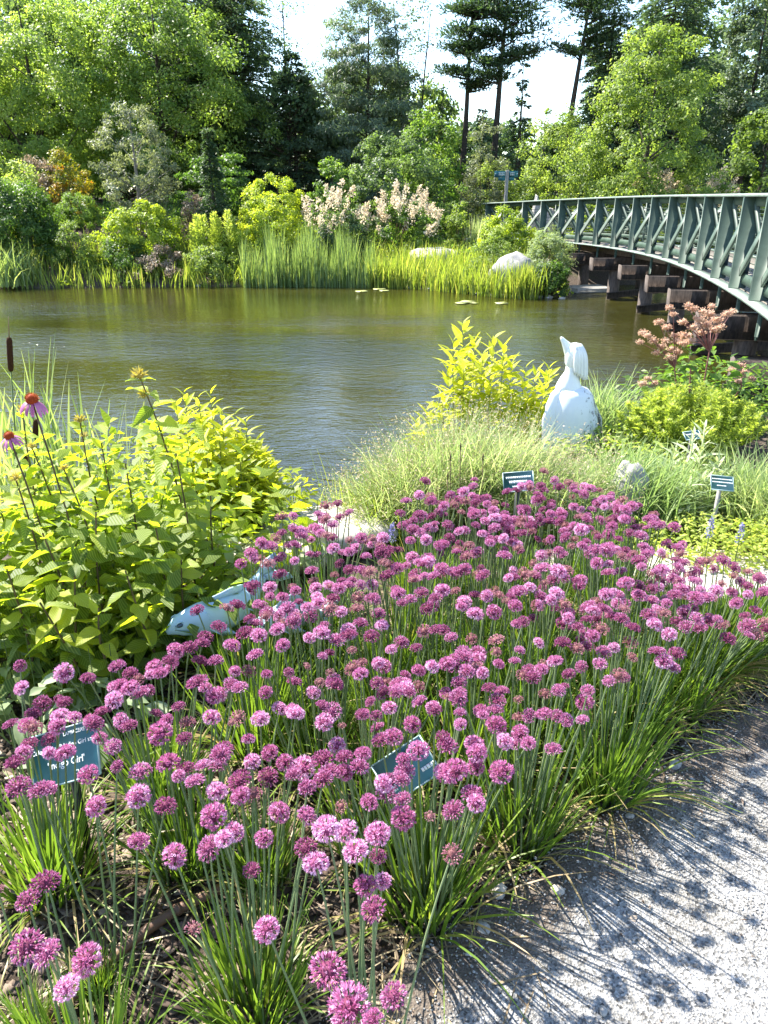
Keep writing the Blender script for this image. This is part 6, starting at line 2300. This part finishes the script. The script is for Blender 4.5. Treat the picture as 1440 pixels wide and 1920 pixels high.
under_leaves('ground_cover', 'green low leaves on the ground right of the bird statue', 'plant', 1.45, 3.95, .55, .35, .18, 1600, .05, .35, F_FLUFF, (.35, .2))
under_leaves('ground_cover', 'green low leaves under the woolly-leaved stalks', 'plant', 1.5, 3.3, .45, .3, .13, 1500, .045, .35, F_SILVER, (.5, .25))


# coneflowers, cattails
def coneflower(label, px, py, D, dia, tilt):
    t = atD(px, py, D)
    z = 0.0
    b = np.array([t[0] + .06, D + .02, z])
    o = thing('coneflower', label, 'flower', tuple(b))
    p = t - b
    u = np.linspace(0, 1, 6)[:, None]
    c = p * u ** .9 * np.array([1, 1, 1]) + np.array([.015, 0, 0]) * np.sin(u * 3.14)
    c[:, 2] = p[2] * u[:, 0]
    g = Geo()
    g.tube(c, .0026, 6)
    g.build('stem', M_STEM, o, smooth=True)
    g = Geo()
    th = np.linspace(0, 6.28, 14, endpoint=False)
    r = dia * .20
    g.loft([[(r * math.cos(a_) * math.cos(q), r * math.cos(a_) * math.sin(q), r * 1.0 * math.sin(a_) + r * .2) for q in th] for a_ in np.linspace(-.7, 1.5, 7)], tint=.35)
    n = 150
    i = np.arange(n) + .5
    ph = np.arccos(1 - i / n * 1.05)
    d = np.stack([np.sin(ph) * np.cos(i * 2.4), np.sin(ph) * np.sin(i * 2.4), np.cos(ph)], 1)
    g.leaves(d * r * .93 + np.array([0, 0, r * .2]), d + np.array([0, 0, .25]), rdir(n), r * .42, r * .12, np.clip(.35 + .5 * d[:, 2] + RNG.normal(0, .15, n), 0, 1))
    put('flower_centre', g.mesh('flower_centre', F_CONE), o, loc=p, rot=tilt)
    pm = []
    for v_ in range(3):
        g = Geo()
        rows = []
        L = dia * (.46 + .05 * v_)
        for k in range(6):
            q = k / 5
            w_ = dia * .055 * (.55 + .6 * math.sin(q * 2.7)) * (1 if k < 5 else .5)
            x_ = r * .8 + L * math.sin(q * 1.25) * .72
            z_ = -L * (q ** 1.5) * .72
            rows += [(x_, -w_, z_ - .002), (x_, 0, z_), (x_, w_, z_ - .002)]
        qd = [[k * 3 + j, k * 3 + j + 1, (k + 1) * 3 + j + 1, (k + 1) * 3 + j] for k in range(5) for j in range(2)]
        g.add(np.array(rows), quads=qd, tint=.3 + .25 * v_)
        pm.append(g.mesh('petal', F_PETAL, smooth=True))
    R0 = Euler(tilt).to_matrix()
    for k in range(15):
        e = (R0 @ Matrix.Rotation(k * 6.283 / 15 + RNG.normal(0, .08), 3, 'Z') @ Matrix.Rotation(RNG.normal(.05, .12), 3, 'Y')).to_euler()
        put('petal', pm[RNG.integers(3)], o, loc=p, rot=e)


coneflower('tall pink coneflower with drooping petals and orange-red centre', 60, 752, 2.0, .082, (.12, .1, 0))
coneflower('smaller pink coneflower at the left edge below the tall one', 18, 820, 2.0, .064, (.1, -.15, 0))


def cattail(label, px, py0, py1, D, tail=0):
    t = atD(px, py0, D)
    q = atD(px, py1, D)
    z = G(t[0], D)
    o = thing('cattail', label, 'plant', (t[0] - .12, D, z), 0, 'cattails behind the left thicket')
    o.rotation_euler = (0, math.atan2(.12, t[2] - z), 0)
    g = Geo()
    g.tube([(.01, 0, 0), (0, 0, q[2] - z)], [.004, .003], 6)
    g.build('stem', M_GSTEM, o)
    g = Geo()
    h0, h1 = q[2] - z, t[2] - z
    g.tube([(0, 0, h0 - .004), (0, 0, h0), (0, 0, h0 + .012), (0, 0, (h0 + h1) / 2), (0, 0, h1 - .012), (0, 0, h1), (0, 0, h1 + .004)], [.003, .009, .0115, .012, .0115, .009, .003], 12)
    g.build('spike', M_CATTAIL, o, smooth=True)
    if tail:
        g = Geo()
        g.tube([(0, 0, h1), (0, 0, h1 + tail * .6), (.002, 0, h1 + tail)], [.003, .0025, .001], 5)
        g.build('spike_tip', F_STRAW, o)


cattail('tall cattail with brown spike and pale tip at the left edge', 17, 630, 692, 3.1, .09)
cattail('short brown cattail spike just under the tall coneflower', 68, 782, 815, 3.0)
cattail('brown cattail spike low among leaves, right of the small coneflower', 52, 835, 862, 2.9)
for k, (px, D, n, lab) in enumerate([(45, 3.3, 40, 'cattail leaves rising beside the tall brown cattail'), (110, 3.2, 36, 'cattail leaves right of the tall coneflower'), (190, 3.2, 30, 'cattail leaves left of the tallest broad-leaved stem'), (-20, 3.2, 30, 'cattail leaves at the very left edge')]):
    x = (px - 720) / FPX * (D * _c + .35)
    grass_tuft('cattail_leaves', lab, (x, D, G(x, D)), n, (.78, .66, .62, .62)[k], .016, F_REED, a1=(.15, .65), spread=.07, tint=(.6, .25), k=5)

under_leaves('waterside_foliage', 'green leaves on the steep near bank under the golden shrub', 'shrub', -.75, 3.0, .55, .35, .40, 1400, .06, .35, F_GOLDLEAF, (.25, .2))
under_leaves('waterside_foliage', 'green leaves on the near bank below the yellow shrub and statue', 'shrub', .85, 4.5, .7, .35, .30, 1400, .07, .3, F_GOLDLEAF, (.3, .2))
under_leaves('waterside_foliage', 'green leaves on the near bank under the pink flowered plant', 'shrub', 2.1, 4.7, .7, .4, .45, 1600, .07, .35, F_MID, (.6, .2))
